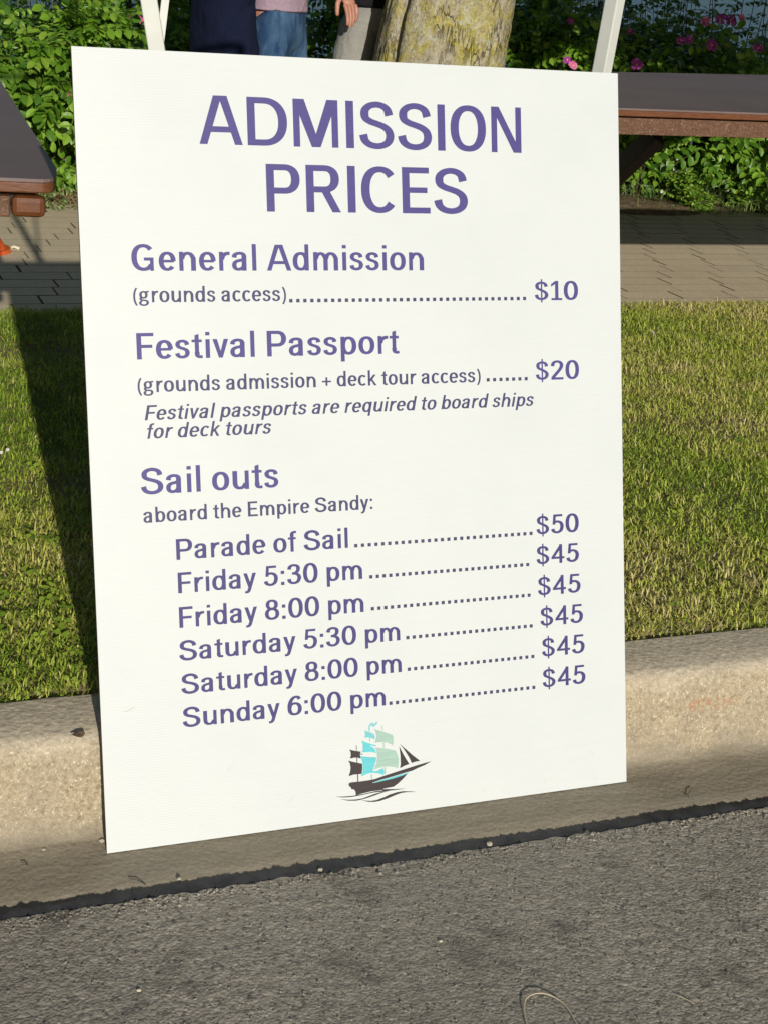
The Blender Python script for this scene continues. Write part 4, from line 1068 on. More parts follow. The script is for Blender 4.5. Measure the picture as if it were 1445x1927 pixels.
def bush(cx, cy, rx, ry, zt, seed, label, nparts=300, nmass=900, zb=.22, tint=0.0, name='rose_bush', cat='rose bush', sc=1.0, grp='rose bushes along the far side of the path'):
    r = random.Random(seed)
    t = empty(name, (cx, cy, .15), label, cat, grp)
    cz = (zt+zb)/2; rz = (zt-zb)/2
    clumps = []
    nparts, nmass = int(nparts), int(nmass*.62)
    for i in range(36):
        a = r.uniform(0, 6.283); e = r.uniform(-1, 1); s_ = r.uniform(.55, 1.0)
        clumps.append((Vector((cx+math.cos(a)*math.sqrt(1-e*e)*rx*s_, cy+math.sin(a)*math.sqrt(1-e*e)*ry*s_, cz+e*rz*.92)), r.uniform(.09, .19)))
    items = []
    for i in range(nparts+nmass):
        c_, cr_ = r.choice(clumps)
        for _ in range(20):
            v = Vector((r.gauss(0, 1), r.gauss(0, 1), r.gauss(0, .8)))
            v.normalize()
            p = c_ + v*cr_*r.uniform(.55, 1.08)
            if p.z > .19: break
        out = (v*.7 + (p-Vector((cx, cy, cz))).normalized()*.5 + Vector((0, -.25, .15))).normalized()
        d = (out + Vector((r.uniform(-.8, .8), r.uniform(-.8, .8), r.uniform(-.9, .1)))).normalized()
        upn = (out*.8 + Vector((0, -.5, .75))).normalized()
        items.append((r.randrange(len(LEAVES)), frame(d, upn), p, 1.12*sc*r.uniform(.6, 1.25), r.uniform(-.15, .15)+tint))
    # those nearest the camera side become parts
    items.sort(key=lambda it: (it[2]-Vector((cx, cy, cz))).dot(Vector((-.3, -1, .15)))*-1)
    # keep the front of the pile: a leaf is a part of its own
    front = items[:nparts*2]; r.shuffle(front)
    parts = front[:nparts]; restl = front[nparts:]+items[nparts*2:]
    wl = world_loc(t)
    for (i, m3, org, s, dt) in parts:
        o = bpy.data.objects.new('leaf', LEAVES[i][0]); COL.objects.link(o)
        o.matrix_world = Matrix.Translation(Vector(org)-wl) @ m3.to_4x4() @ Matrix.Scale(s, 4)
        o.parent = t
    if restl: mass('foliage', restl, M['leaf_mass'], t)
    for i in range(7):
        a = r.uniform(0, 6.28); q0 = Vector((cx+math.cos(a)*.12, cy+math.sin(a)*.12, .14)); c_, _ = r.choice(clumps)
        mid = (q0+c_)/2+Vector((r.uniform(-.08, .08), r.uniform(-.08, .08), .05))
        mb = MB(); mb.tube([q0, mid, c_], [.009, .006, .003], 5); mb.build('stem', M['stem'], t, True)
    return t
b1 = bush(1.13, 7.35, .55, .42, .98, 1, 'sunlit rose bush with bright green leaves beside the left picnic table', 300, 1500)
b2 = bush(0.35, 7.5, .6, .5, 1.0, 2, 'leafy rose bush left of the frame behind the left table', 60, 500)
b3 = bush(1.95, 7.75, .6, .5, 1.02, 3, 'rose bush hidden mostly behind the sign, rising beside the white stand leg', 300, 1000)
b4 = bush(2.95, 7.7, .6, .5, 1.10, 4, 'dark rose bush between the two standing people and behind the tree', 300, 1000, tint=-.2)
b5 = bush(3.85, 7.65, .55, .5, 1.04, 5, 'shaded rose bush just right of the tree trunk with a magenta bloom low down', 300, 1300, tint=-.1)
b6 = bush(4.65, 7.55, .50, .5, .96, 6, 'rose bush behind the right table with purple blooms and one bright pink one', 300, 1300, tint=-.05)
b7 = bush(5.45, 7.5, .6, .5, .98, 7, 'rose bush at the far right end behind the right table', 200, 1100)
b8 = bush(6.5, 7.6, .7, .5, 1.0, 8, 'rose bush outside the right edge of the frame', 30, 500)
# taller wild growth behind, on the bank
def weed_row(cx, cy, w_, h_, seed, label, n=42):
    r = random.Random(seed)
    t = empty('wild_shrub', (cx, cy, .1), label, 'shrub', 'tall wild shrubs on the bank')
    items = []
    mbs = MB()
    for i in range(n):
        x = cx+r.uniform(-w_, w_); y = cy+r.uniform(-.35, .35); hh = h_*r.uniform(.75, 1.08)
        lean = Vector((r.uniform(-.12, .12), r.uniform(-.12, .12), 0))
        q = [Vector((x, y, .05)), Vector((x, y, .05+hh*.5))+lean*.4, Vector((x, y, hh))+lean]
        mbs.tube(q, [.005, .004, .002], 4)
        for k in range(13):
            f_ = r.uniform(.15, 1)
            p = q[0].lerp(q[1], f_*2) if f_ < .5 else q[1].lerp(q[2], f_*2-1)
            a = r.uniform(0, 6.28); d = Vector((math.cos(a), math.sin(a), r.uniform(-.3, .7)))
            items.append((r.randrange(len(LEAVES)), frame(d, Vector((0, -.3, 1))), p, r.uniform(.55, 1.0), r.uniform(-.25, .1)))
    mbs.build('stems', M['stem'], t)
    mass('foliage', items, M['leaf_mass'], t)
for i, (x, y, w_, h_, lb) in enumerate([(1.05, 8.45, .55, 1.12, 'tall dark wild shrub behind the sunlit bush at the far left'), (2.05, 8.5, .5, 1.28, 'tall dark wild shrub seen between the white leg and the person in navy'),
                                 (2.95, 8.6, .3, 1.02, 'low wild shrub with the lake showing over it, between the two people'), (4.0, 8.6, .55, 1.34, 'tall dark wild shrub between the tree trunk and the right white leg'),
                                 (5.05, 8.55, .5, 1.16, 'thin wild shrub with the lake showing through it, above the right table'), (6.0, 8.6, .5, 1.2, 'wild shrub against the lake at the far right'), (0.0, 8.5, .6, 1.1, 'wild shrub outside the left edge of the frame')]):
    weed_row(x, y, w_, h_, 40+i, lb, n=[46, 60, 14, 70, 70, 60, 30][i])
# blooms
def petal_mesh():
    mb = MB(); t = []
    pts = [(0, 0, 0), (.3, .22, .02), (.3, -.22, .02), (.7, .46, .10), (.72, 0, .03), (.7, -.46, .10), (1.0, .30, .22), (.93, 0, .13), (1.0, -.30, .22)]
    fs = [(0, 1, 4), (0, 4, 2), (1, 3, 4), (2, 4, 5), (3, 6, 7, 4), (4, 7, 8, 5)]
    return pts, fs
def flower(parent, p, size, mat, seed, label=None, facing=Vector((-.3, -1, .5)), closed=.25):
    r = random.Random(seed); pts, fs = petal_mesh(); mb = MB(); tt = []
    m3 = frame(facing.normalized(), Vector((0, 0, 1)))   # x axis = facing
    for ring, (nr_, sc, cl_) in enumerate(((5, 1.0, closed), (4, .62, closed+.45))):
        for k in range(nr_):
            a = k*6.2832/nr_+r.uniform(-.15, .15)+ring*.6
            R_ = Matrix.Rotation(a, 3, 'X') @ Matrix.Rotation(-(math.pi/2-cl_-r.uniform(-.15, .25)), 3, 'Y')
            s_ = size*sc*.5*r.uniform(.9, 1.1)
            mb.add([m3 @ (R_ @ (Vector(q)*s_)) + p for q in pts], fs); tt += [r.uniform(0, 1)]*6
    me = mb.mesh('flower'); face_attr(me, 'tint', tt)
    f = link('flower', me, M[mat], parent, True)
    if label: f['label'] = label
    mb = MB(); mb.box(p+facing.normalized()*size*.06, (size*.14,)*3); mb.build('stamens', M['yellow'], f)
    return f
for (u, v, Y, s_, mt, b, cl_) in ((1326, 41, 7.35, .055, 'pink', b6, .5), (1354, 36, 7.4, .058, 'magenta', b6, .2), (1374, 38, 7.4, .062, 'magenta', b6, .15), (1394, 34, 7.35, .04, 'pink', b6, .6),
                            (1280, 76, 7.2, .05, 'magenta', b6, .1), (1296, 74, 7.22, .045, 'magenta', b6, .1), (1338, 86, 7.15, .062, 'magenta', b6, .3), (1425, 91, 7.1, .055, 'magenta', b7, .3),
                            (1197, 122, 7.0, .062, 'magenta', b5, .3), (1184, 60, 7.3, .035, 'magenta', b5, .5), (1077, 124, 7.0, .05, 'pink', b5, .5), (1066, 113, 7.05, .04, 'magenta', b5, .3),
                            (1073, 40, 7.2, .035, 'magenta', b5, .3), (263, 37, 7.4, .055, 'pink', b3, .4), (247, 30, 7.45, .04, 'magenta', b3, .4), (134, 175, 6.9, .05, 'pink', b1, .4)):
    flower(b, at_y(u, v, Y), s_, mt, int(u*7+v), closed=cl_)
# weeds, small white flowers and straw at the foot of the bushes
def grass_clump(name, cx, cy, w_, d_, n, lmin, lmax, mat, label, cat, seed, flat=0.0):
    r = random.Random(seed); V = []; F = []; T_ = []
    for i in range(n):
        x = cx+r.gauss(0, w_/2); y = cy+r.gauss(0, d_/2); L = r.uniform(lmin, lmax); a = r.uniform(0, 6.28)
        el = r.uniform(.1, .9)*(1-flat)+flat*r.uniform(0, .25)
        d = Vector((math.cos(a)*math.cos(el*1.5), math.sin(a)*math.cos(el*1.5), math.sin(el*1.5)))
        s_ = Vector((-d.y, d.x, .2)).normalized()*r.uniform(.0015, .0035)
        p = Vector((x, y, .152+flat*r.uniform(0, .04))); m_ = p+d*L*.55; e = m_+(d+Vector((0, 0, -.6-flat*.2))).normalized()*L*.45
        if e.z < .155: e.z = .155+r.uniform(0, .01)
        k = len(V); V += [p-s_, p+s_, m_+s_, m_-s_, e]; F += [(k, k+1, k+2, k+3), (k+3, k+2, k+4)]; T_ += [r.random()]*2
    me = bpy.data.meshes.new(name); me.from_pydata([tuple(v) for v in V], [], F); me.update(); face_attr(me, 'tint', T_)
    return tag(link(name, me, mat), label, cat, kind='stuff')
pg = at_z(1178, 352, .16)
grass_clump('dry_grass', pg.x, pg.y-.12, .30, .22, 1100, .08, .24, M['straw'], 'dry straw coloured grass under the right table beside the sign edge', 'dry grass', 1)
pg = at_z(1300, 372, .16)
grass_clump('weeds', pg.x, pg.y, 1.0, .30, 2600, .06, .22, M['weed'], 'green weeds and grass tufts under the right table in front of the bushes', 'weeds', 2)
grass_clump('fallen_straw', 1.28, 6.98, .22, .10, 260, .06, .16, M['straw'], 'fallen dry twigs and straw at the edge of the path by the left table', 'straw', 3, flat=.9)
grass_clump('edge_weeds', 5.4, 6.95, .8, .12, 900, .05, .14, M['weed'], 'low weeds along the edge of the path at the far right', 'weeds', 4)
def herb(cx, cy, n, h_, seed, label, mat='weed'):
    r = random.Random(seed); items = []
    t = empty('herb_plant', (cx, cy, .15), label, 'plant', 'low plants at the foot of the bushes')
    for i in range(n):
        a = r.uniform(0, 6.28); p = Vector((cx+r.gauss(0, .05), cy+r.gauss(0, .04), .16+r.random()**1.3*h_))
        items.append((r.randrange(len(LEAVES)), frame(Vector((math.cos(a), math.sin(a), r.uniform(-.1, .8))), Vector((0, -.4, 1))), p, r.uniform(.28, .6), .2))
    mass('foliage', items, M[mat], t)
    return t
p_ = at_z(88, 392, .16); herb(p_.x, p_.y+.03, 26, .06, 1, 'small green plant growing at the path edge under the corner of the left table')
p_ = at_z(1318, 398, .16); herb(p_.x, p_.y+.08, 150, .20, 2, 'bright green leafy plant standing on the path edge below the right table', 'leaf_mass')
p_ = at_z(1300, 380, .16); herb(p_.x-.1, p_.y+.2, 120, .22, 5, 'leafy green weed behind the bright plant below the right table', 'leaf_mass')
p_ = at_z(1425, 400, .16); herb(p_.x, p_.y+.1, 90, .16, 3, 'leafy green plant on the path edge at the right edge of the photo', 'leaf_mass')
BL = ['tiny white blossom at the middle of the slanting table leg', 'tiny white blossom topmost beside the slanting table leg', 'tiny white blossom lowest of the three by the slanting leg',
      'white blossom in the middle of the cluster at the weeds under the right table', 'white blossom at the left of the central weed cluster', 'white blossom at the right of the central weed cluster',
      'white blossom alone between the central cluster and the bright plant', 'upper white blossom above the bright green plant on the path edge', 'lower white blossom above the bright green plant on the path edge',
      'upper of two white blossoms hanging right of the bright green plant', 'lower of two white blossoms hanging right of the bright green plant', 'white blossom low on the ground edge below the central weeds',
      'lower white blossom against the sign edge under the right table', 'upper white blossom against the sign edge under the right table', 'white blossom over the top of the bright green plant', 'white blossom touching the top of the bright green plant', 'pale blossom in the dark gap above the central cluster']
for i, (u, v) in enumerate([(1215, 278), (1222, 268), (1212, 284), (1268, 318), (1263, 314), (1272, 323), (1292, 320), (1311, 325), (1312, 333), (1367, 350), (1368, 357), (1244, 360), (1162, 308), (1166, 301), (1342, 322), (1346, 348), (1272, 300)]):
    pf = at_y(u, v, 7.18); t = empty('white_blossom', pf, BL[i], 'blossom', 'tiny white blossoms under the right table')
    pts, fs = petal_mesh(); mb = MB(); tt = []
    for k in range(5):
        R_ = Matrix.Rotation(k*1.2566, 3, 'Y')
        mb.add([R_ @ Vector((q[0], -q[2]-.1, q[1]))*.010 + pf for q in pts], fs); tt += [.5]*6
    me = mb.mesh('petals'); face_attr(me, 'tint', tt); link('petals', me, M['whitefl'], t)
    mb = MB(); mb.tube([pf, Vector((pf.x, pf.y+.05, .16))], .0012, 3); mb.build('stalk', M['stem'], t)

# ------------------------------------------------------------------ people
def skin_mesh(name, joints, edges, sub=2, root=0):
    me = bpy.data.meshes.new(name); me.from_pydata([j[0] for j in joints], edges, []); me.update()
    o = bpy.data.objects.new('tmp', me); COL.objects.link(o)
    md = o.modifiers.new('skin', 'SKIN'); md.use_smooth_shade = True
    if not me.skin_vertices: me.attributes.new('skin', 'FLOAT', 'POINT')
    for i, j in enumerate(joints):
        sv = me.skin_vertices[0].data[i]; r = j[1]
        sv.radius = r if isinstance(r, tuple) else (r, r); sv.use_root = (i == root); 
    s_ = o.modifiers.new('sub', 'SUBSURF'); s_.levels = sub; s_.render_levels = sub
    dg = bpy.context.evaluated_depsgraph_get(); dg.update()
    out = bpy.data.meshes.new_from_object(o.evaluated_get(dg)); out.name = name
    bpy.data.objects.remove(o); return out
def wrinkle(me, amp, sc, seed=0, zs=1.0):
    for v in me.vertices:
        p = v.co
        d = noise.noise(Vector((p.x*sc+seed, p.y*sc, p.z*sc*zs))) + .5*noise.noise(Vector((p.x*sc*2.3+seed, p.y*sc*2.3, p.z*sc*zs*2.3)))
        v.co = p + v.normal*amp*d
def place(me, loc, rot):
    me.transform(Matrix.Translation(loc) @ Matrix.Rotation(rot, 4, 'Z'))
def chain(pts, start, joints, edges, first=None):
    """pts: [(pos, r)], returns index of last"""
    prev = first
    for p, r in pts:
        joints.append((p, r)); i = len(joints)-1
        if prev is not None: edges.append((prev, i))
        prev = i
    return prev
def person(loc, rot, label, top_mat, leg_mat, shorts=False, height=1.72, hem=.88, arms='bent', long_top=False, hair='short', armL=None, armR=None):
    k = height/1.72
    t = empty('person', loc, label, 'person')
    # body facing -Y; x to the person's left = +X
    J = []; E_ = []
    pel = chain([((0, 0, .93*k), (.118*k, .080*k))], 0, J, E_)
    ch = chain([((0, .005, 1.08*k), (.112*k, .078*k)), ((0, .0, 1.25*k), (.125*k, .088*k)), ((0, .005, 1.38*k), (.125*k, .08*k)), ((0, .01, 1.45*k), (.06*k, .058*k)), ((0, 0, 1.51*k), (.052*k, .055*k)),
                ((0, -.015, 1.57*k), (.070*k, .085*k)), ((0, -.01, 1.65*k), (.076*k, .092*k)), ((0, .0, 1.70*k), (.055*k, .065*k))], 0, J, E_, pel)
    chest = 3
    arms_pts = {}
    for s_, pose in ((1, armL), (-1, armR)):
        sh = Vector((s_*.185*k, .01, 1.40*k))
        if pose is None: pose = [Vector((s_*.24*k, .02, 1.13*k)), Vector((s_*.12*k, -.20*k, 1.10*k))]
        el, wr = pose
        chain([(tuple(sh), .050*k), (tuple(sh.lerp(el, .5)), .046*k), (tuple(el), .038*k), (tuple(el.lerp(wr, .45)), .037*k), (tuple(wr), (.025*k, .030*k))], 0, J, E_, chest)
        arms_pts[s_] = (sh, el, wr)
    for s_ in (1, -1):
        chain([((s_*.085*k, 0, .84*k), .072*k), ((s_*.10*k, -.01, .68*k), .066*k), ((s_*.10*k, -.01, .49*k), .056*k), ((s_*.105*k, .01, .33*k), .057*k), ((s_*.105*k, .02, .10*k), .036*k), ((s_*.11*k, .02, .045*k), .040*k), ((s_*.12*k, -.11*k, .03*k), (.042*k, .026*k)), ((s_*.122*k, -.16*k, .025*k), (.032*k, .020*k))], 0, J, E_, pel)
    me = skin_mesh('body', J, E_, 2); place(me, loc, rot)
    body = link('body', me, M['skin'], t, True)
    # hands: palm and five fingers, each a chain of its own, closed gently
    for s_ in (1, -1):
        sh, el, wr = arms_pts[s_]
        d = (wr-el).normalized()
        side = d.cross(Vector((0, 0, 1))) if abs(d.z) < .8 else Vector((0, -1, 0))      # across the knuckles
        side.normalize(); nrm = d.cross(side).normalized()*(-s_)                           # towards which the fingers close
        if nrm.dot(Vector((-s_, 0, 0))) < 0 and abs(d.z) >= .8: nrm = -nrm
        JJ = [(tuple(wr), (.026*k, .022*k)), (tuple(wr+d*.035*k), (.034*k, .017*k)), (tuple(wr+d*.075*k), (.038*k, .015*k))]
        mh = skin_mesh('palm', JJ, [(0, 1), (1, 2)], 2)
        bm = bmesh.new(); bm.from_mesh(mh)
        fl = [.074, .082, .076, .060]
        for fi in range(4):
            off = side*(.028-.0187*fi)*k
            b0 = wr+d*.060*k+off; L = fl[fi]*k
            cur = .25+.10*fi
            d1 = (d+nrm*cur).normalized(); d2 = (d+nrm*(cur*2.2)).normalized(); d3 = (d+nrm*(cur*3.4)).normalized()
            p1 = b0+d*.022*k; p2 = p1+d1*L*.45; p3 = p2+d2*L*.32; p4 = p3+d3*L*.23
            mf = skin_mesh('f', [(tuple(b0), .0095*k), (tuple(p1), .0098*k), (tuple(p2), .0090*k), (tuple(p3), .0082*k), (tuple(p4), .0065*k)], [(0, 1), (1, 2), (2, 3), (3, 4)], 1)
            bm.from_mesh(mf); bpy.data.meshes.remove(mf)
        b0 = wr+d*.018*k+side*.026*k; p1 = b0+(d*.6+side*.5+nrm*.3).normalized()*.040*k; p2 = p1+(d*.85+side*.15+nrm*.45).normalized()*.032*k; p3 = p2+(d+nrm*.5).normalized()*.024*k
        mf = skin_mesh('f', [(tuple(b0), .013*k), (tuple(p1), .0115*k), (tuple(p2), .0105*k), (tuple(p3), .008*k)], [(0, 1), (1, 2), (2, 3)], 1)
        bm.from_mesh(mf); bpy.data.meshes.remove(mf)
        bm.to_mesh(mh); bm.free(); place(mh, loc, rot); link('hand', mh, M['skin'], t, True)
    # trousers or shorts
    J = []; E_ = []
    pel = chain([((0, .005, .97*k), (.155*k, .112*k)), ((0, .0, .90*k), (.165*k, .122*k))], 0, J, E_)
    for s_ in (1, -1):
        if shorts: pts = [((s_*.085*k, 0, .82*k), .112*k), ((s_*.10*k, -.01, .66*k), .108*k), ((s_*.105*k, -.01, .53*k), .106*k), ((s_*.105*k, -.01, .50*k), .104*k)]
        else: pts = [((s_*.085*k, 0, .82*k), .105*k), ((s_*.10*k, -.01, .66*k), .094*k), ((s_*.105*k, -.01, .47*k), .078*k), ((s_*.108*k, .005, .28*k), .072*k), ((s_*.11*k, .015, .09*k), .070*k), ((s_*.11*k, .012, .06*k), .070*k)]
        chain(pts, 0, J, E_, pel)
    me = skin_mesh('trousers', J, E_, 3); wrinkle(me, .008, 11, loc.x, .8); wrinkle(me, .003, 34, loc.x, .5); place(me, loc, rot)
    tr = link('shorts' if shorts else 'trousers', me, M[leg_mat], t, True)
    # top
    J = []; E_ = []
    lo = hem*k
    a = chain([((0, .002, lo), (.170*k, .128*k)), ((0, .002, lo+.02), (.171*k, .129*k)), ((0, 0, 1.08*k), (.158*k, .118*k)), ((0, -.002, 1.25*k), (.170*k, .128*k)), ((0, .003, 1.39*k), (.160*k, .110*k)), ((0, .01, 1.455*k), (.080*k, .075*k))], 0, J, E_)
    for s_ in (1, -1):
        sh, el, wr = arms_pts[s_]
        q = [(tuple(sh), .066*k), (tuple(sh.lerp(el, .45)), .064*k), (tuple(sh.lerp(el, .72)), .062*k)]
        if long_top: q += [(tuple(el), .052*k), (tuple(el.lerp(wr, .5)), .046*k), (tuple(el.lerp(wr, .92)), .040*k)]
        chain(q, 0, J, E_, 4)
    me = skin_mesh('shirt', J, E_, 3, root=2); wrinkle(me, .008, 9, loc.x+3, 1.2); place(me, loc, rot)
    link('coat' if long_top else 'shirt', me, M[top_mat], t, True)
    # face, hair, shoes
    Rz = Matrix.Rotation(rot, 4, 'Z')
    def part(name, fn, mat):
        bm = bmesh.new(); fn(bm); mm = bpy.data.meshes.new(name); bm.to_mesh(mm); bm.free()
        mm.transform(Matrix.Translation(loc) @ Rz); return link(name, mm, M[mat], t, True)
    for s_ in (1, -1):
        part('eye', lambda bm: bmesh.ops.create_uvsphere(bm, u_segments=10, v_segments=8, radius=.012*k, matrix=Matrix.Translation((s_*.031*k, -.088*k, 1.615*k))), 'eye')
        part('ear', lambda bm: bmesh.ops.create_uvsphere(bm, u_segments=10, v_segments=8, radius=1, matrix=Matrix.Translation((s_*.078*k, .0, 1.605*k)) @ Matrix.Diagonal((.010*k, .018*k, .030*k, 1))), 'skin')
        def sh_(bm):
            bmesh.ops.create_uvsphere(bm, u_segments=16, v_segments=10, radius=1, matrix=Matrix.Translation((s_*.118*k, -.05*k, .038*k)) @ Matrix.Diagonal((.05*k, .145*k, .042*k, 1)))
            for v in bm.verts:
                if v.co.z < .002: v.co.z = .002
        part('shoe', sh_, 'shoe')
    part('nose', lambda bm: bmesh.ops.create_cone(bm, cap_ends=True, segments=8, radius1=.016*k, radius2=.005*k, depth=.05*k, matrix=Matrix.Translation((0, -.105*k, 1.588*k)) @ Matrix.Rotation(.35, 4, 'X')), 'skin')
    part('mouth', lambda bm: bmesh.ops.create_uvsphere(bm, u_segments=12, v_segments=6, radius=1, matrix=Matrix.Translation((0, -.092*k, 1.552*k)) @ Matrix.Diagonal((.024*k, .008*k, .006*k, 1))), 'lip')
    def hr(bm):
        bmesh.ops.create_uvsphere(bm, u_segments=24, v_segments=16, radius=1, matrix=Matrix.Translation((0, .012*k, 1.655*k)) @ Matrix.Diagonal((.088*k, .100*k, .082*k, 1)))
        kill = [v for v in bm.verts if (v.co.y < -.045*k and v.co.z < 1.675*k) or v.co.z < 1.585*k]
        bmesh.ops.delete(bm, geom=kill, context='VERTS')
        for v in bm.verts: v.co += v.co.normalized()*.004*noise.noise(v.co*60)
    part('hair', hr, 'hair')
    return t, tr
PB = ZP+.001
pj, _ = person(Vector((at_y(521, 60, 6.28).x, 6.28, PB)), RAD(48), 'person in faded blue jeans and a lilac shirt standing left of the tree', 'lilac', 'jeans', hem=.905, height=1.70)
pn, _ = person(Vector((at_y(420, 60, 6.16).x, 6.16, PB)), RAD(105), 'person in a long dark navy coat beside the one in jeans', 'navy', 'navy', hem=.62, long_top=True, height=1.74)
pk, trk = person(Vector((2.645, 6.99, PB)), RAD(-12), 'person in khaki cargo shorts and black top with one hand hanging beside the tree trunk', 'blackc', 'khaki', shorts=True, hem=.865, height=1.80,
            armR=[Vector((-.275, .0, 1.20)), Vector((-.185, -.15, .975))])
# cargo pocket flap of the shorts
# ------------------------------------------------------------------ small things on the ground
def stone(name, p, r, mat, label, cat, seed, flat=.6, grp=None):
    bm = bmesh.new(); bmesh.ops.create_icosphere(bm, subdivisions=2, radius=1)
    for v in bm.verts:
        k = 1+.28*noise.noise(v.co*1.7+Vector((seed, 0, 0))); v.co = Vector((v.co.x*k*r, v.co.y*k*r*.8, v.co.z*k*r*flat))
    me = bpy.data.meshes.new(name); bm.to_mesh(me); bm.free()
    me.transform(Matrix.Translation(Vector(p)+Vector((0, 0, r*flat*.6))))
    return tag(link(name, me, M[mat]), label, cat, grp)
stone('pebble', at_z(193, 1584, 0), .0055, 'chip', 'small pale pebble in the gutter at the lower left corner of the sign', 'pebble', 1)
stone('pebble', at_z(83, 1600, 0), .0035, 'chip', 'tiny pale pebble in the gutter near the left edge of the photo', 'pebble', 2)
stone('pebble', at_z(920, 1590, .004), .0055, 'chip', 'grey pebble sitting on the tar seam right of the middle', 'pebble', 3)
stone('pebble', at_z(338, 1655, .004), .0035, 'chip', 'white pebble on the tar seam below the sign corner', 'pebble', 4)
stone('pebble', at_z(603, 1638, .004), .0040, 'chip', 'pale pebble at the tar seam under the middle of the sign', 'pebble', 5)
stone('pebble', at_z(1103, 1566, .003), .0045, 'darkchip', 'dark pebble lying on the tar seam at the right', 'pebble', 6)
stone('pebble', at_z(262, 1865, .002), .0030, 'cream', 'tiny white chip on the asphalt at the lower left', 'pebble', 7)
stone('pebble', at_z(829, 1772, .002), .0026, 'cream', 'tiny white chip on the asphalt right of the middle', 'pebble', 8)
# broken chips of asphalt along the ragged edge
mb = MB(); rc = random.Random(21)
for i in range(620):
    x = rc.uniform(-.2, 2.2); y = 1.893 - abs(rc.gauss(0, .012)) + .004
    r = rc.uniform(.0012, .0040)*(1.5 if rc.random() < .08 else 1)
    bm_ = [Vector((rc.uniform(-1, 1), rc.uniform(-1, 1), rc.uniform(-.2, .7)))*r for _ in range(6)]
    z = .0015
    q = [Vector((r, 0, 0)), Vector((-r, 0, 0)), Vector((0, r*.8, 0)), Vector((0, -r*.8, 0)), Vector((0, 0, r*.7)), Vector((0, 0, -r*.4))]
    q = [v+b*.35 for v, b in zip(q, bm_)]
    rot = Matrix.Rotation(rc.uniform(0, 3), 3, 'Z')
    mb.add([rot @ v+Vector((x, y, z)) for v in q], [(0, 2, 4), (2, 1, 4), (1, 3, 4), (3, 0, 4), (2, 0, 5), (1, 2, 5), (3, 1, 5), (0, 3, 5)])
tag(mb.build('asphalt_crumbs', M['asphalt']), 'loose crumbs of asphalt along the ragged edge of the tar seam', 'gravel', kind='stuff')
mb = MB()
for i in range(2400):
    x = rc.uniform(0.1, 1.9); y = rc.uniform(1.2, 1.89)
    r = rc.uniform(.0010, .0026)
    q = [Vector((r, 0, 0)), Vector((-r, 0, 0)), Vector((0, r*.8, 0)), Vector((0, -r*.8, 0)), Vector((0, 0, r*.6)), Vector((0, 0, -r*.4))]
    q = [v+Vector((rc.uniform(-1, 1), rc.uniform(-1, 1), 0))*r*.35 for v in q]
    rot = Matrix.Rotation(rc.uniform(0, 3), 3, 'Z')
    mb.add([rot @ v+Vector((x, y, .002)) for v in q], [(0, 2, 4), (2, 1, 4), (1, 3, 4), (3, 0, 4), (2, 0, 5), (1, 2, 5), (3, 1, 5), (0, 3, 5)])
tag(mb.build('grit', M['asphalt']), 'fine loose grit spread over the asphalt road', 'grit', kind='stuff')
# curl of string at the lower right
pts = [at_z(995, 1945, .003), at_z(988, 1915, .004), at_z(986, 1890, .006), at_z(993, 1876, .008), at_z(1012, 1869, .009), at_z(1035, 1873, .007), at_z(1057, 1886, .005), at_z(1072, 1905, .004), at_z(1084, 1926, .003), at_z(1090, 1936, .003)]
def smooth_path(pts, n=5):
    P = [pts[0]]+pts+[pts[-1]]; out = []
    for i in range(1, len(P)-2):
        for k in range(n):
            t = k/n; p0, p1, p2, p3 = P[i-1:i+3]
            out.append(0.5*((2*p1)+(p2-p0)*t+(2*p0-5*p1+4*p2-p3)*t*t+(-p0+3*p1-3*p2+p3)*t**3))
    return out+[pts[-1]]
mb = MB(); mb.tube(smooth_path(pts), .00085, 6); tag(mb.build('string', M['string'], None, True), 'thin pale curl of string lying on the asphalt at the bottom right', 'string')
mb = MB(); mb.tube(smooth_path([at_z(1272, 1873, .003), at_z(1290, 1880, .004), at_z(1306, 1889, .003)]), .0006, 5); tag(mb.build('twig', M['string'], None, True), 'short pale stalk on the asphalt near the bottom right corner', 'twig')
for i, (a, b, lb) in enumerate((((1293, 1496), (1302, 1482), 'tiny dark curved twig in the gutter right of the sign'), ((1289, 1493), (1295, 1501), 'tiny dark speck of twig below the curved one in the gutter'),
                           ((40, 1622), (53, 1629), 'tiny dark twig in the gutter at the left'), ((243, 1652), (275, 1665), 'thin dark twig on the gutter above the tar seam at the left'))):
    mb = MB(); A = at_z(*a, .003); B = at_z(*b, .003); mb.tube([A, (A+B)/2+Vector((.001, 0, .002)), B], .0007, 5); tag(mb.build('twig', M['darkchip']), lb, 'twig')
# dead leaf on the kerb
c = at_z(147, 1381, .162)
mb = MB(); n = 14
rim_ = []
for k in range(n):
    a = 2*math.pi*k/n; r_ = 1+.12*math.sin(3*a+1)
    rim_.append(c+Vector((math.cos(a)*.0105*r_, math.sin(a)*.010*r_*(1 if math.sin(a) < 0 else .35), .001+.002*math.sin(a*2))))
mb.add([c+Vector((0, 0, .0035))]+rim_, [(0, k+1, (k+1) % n+1) for k in range(n)])
mb.add([c]+[v-Vector((0, 0, .001)) for v in rim_], [(0, (k+1) % n+1, k+1) for k in range(n)])
tag(mb.build('dead_leaf', M['deadleaf']), 'single brown dead leaf lying on top of the kerb left of the sign', 'leaf')
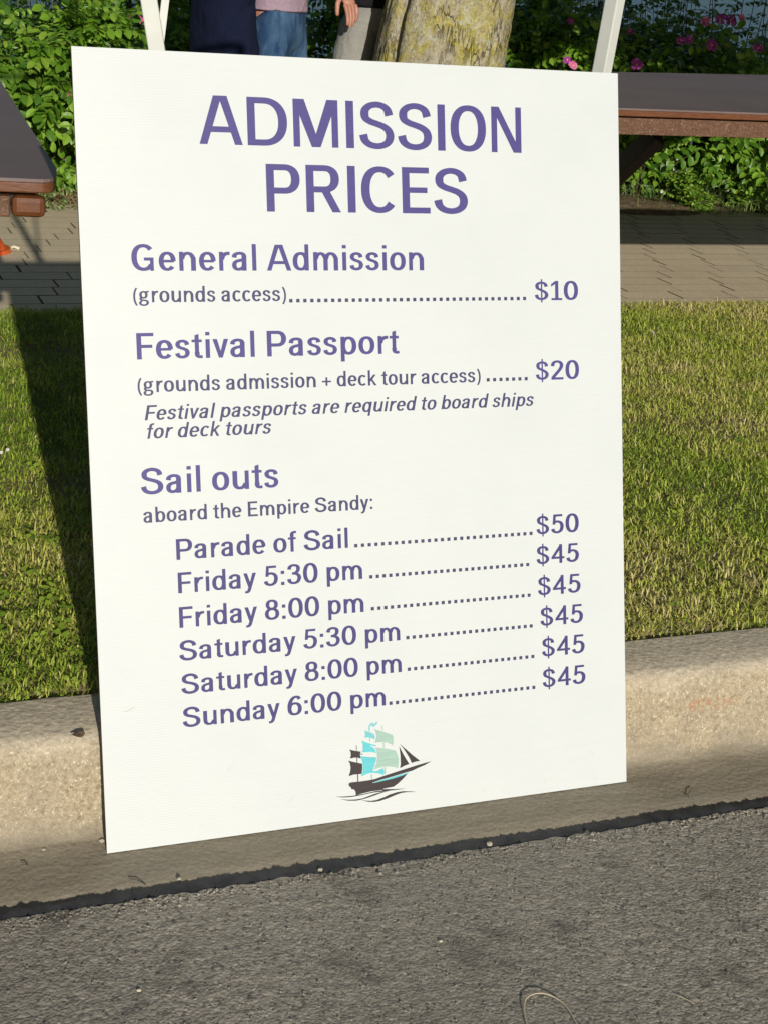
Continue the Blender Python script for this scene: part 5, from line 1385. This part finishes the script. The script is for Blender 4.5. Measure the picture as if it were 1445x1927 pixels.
# small feather in the grass on the right
a = at_z(1223, 618, .195); b = at_z(1234, 633, .185)
d = b-a; s_ = Vector((d.y, -d.x, 0)).normalized()*.007+Vector((0, 0, .003))
mb = MB(); mb.add([a, a.lerp(b, .4)+s_, b, a.lerp(b, .5)-s_*.6, a.lerp(b, .5)+Vector((0, 0, .004))], [(0, 1, 4), (1, 2, 4), (2, 3, 4), (3, 0, 4)])
tag(mb.build('feather', M['cream']), 'small white feather caught in the grass to the right of the sign', 'feather')
for i, (u, v, lb) in enumerate(((15, 846, 'tiny white daisy in the grass at the left edge of the photo'), (3, 851, 'tiny white daisy cut by the left edge of the photo'))):
    p = at_z(u, v, .185); t = empty('daisy', p, lb, 'daisy')
    mb = MB(); tt = []
    for k in range(8):
        a_ = k*.785; q = Vector((math.cos(a_), -.5*1+.0, math.sin(a_)))
        e = Vector((math.cos(a_)*.005, -.001, math.sin(a_)*.005)); w_ = Vector((-math.sin(a_), 0, math.cos(a_)))*.0016
        mb.add([p, p+e*.6+w_, p+e, p+e*.6-w_], [(0, 1, 2, 3)]); tt.append(.6)
    me = mb.mesh('petals'); face_attr(me, 'tint', tt); link('petals', me, M['whitefl'], t)
    mb = MB(); mb.tube([p, p-Vector((0, 0, .035))], .0006, 4); mb.build('stalk', M['stem'], t)
# traffic cone, only its corner reaches into the frame at the left
pc = at_z(-43, 470, ZP+.002)
cone = empty('traffic_cone', (pc.x, pc.y, ZP), 'orange plastic marker cone on the paved path at the left edge of the photo', 'traffic cone')
bm = bmesh.new(); bmesh.ops.create_cone(bm, cap_ends=True, segments=36, radius1=.110, radius2=.018, depth=.15, matrix=Matrix.Translation((pc.x, pc.y, ZP+.085)))
me = bpy.data.meshes.new('cone_body'); bm.to_mesh(me); bm.free(); link('cone_body', me, M['orange'], cone, False)
bm = bmesh.new(); bmesh.ops.create_cone(bm, cap_ends=True, segments=36, radius1=.128, radius2=.122, depth=.012, matrix=Matrix.Translation((pc.x, pc.y, ZP+.007)))
me = bpy.data.meshes.new('cone_base'); bm.to_mesh(me); bm.free(); link('cone_base', me, M['orange'], cone, False)
a = at_z(21, 466, ZP+.006); b = at_z(37, 468, ZP+.006)
mb = MB(); mb.tube([a, (a+b)/2+Vector((0, .01, .004)), b], .006, 7); tag(mb.build('paper_scrap', M['cream'], None, True), 'rolled cream paper scrap on the path beside the orange cone', 'litter')
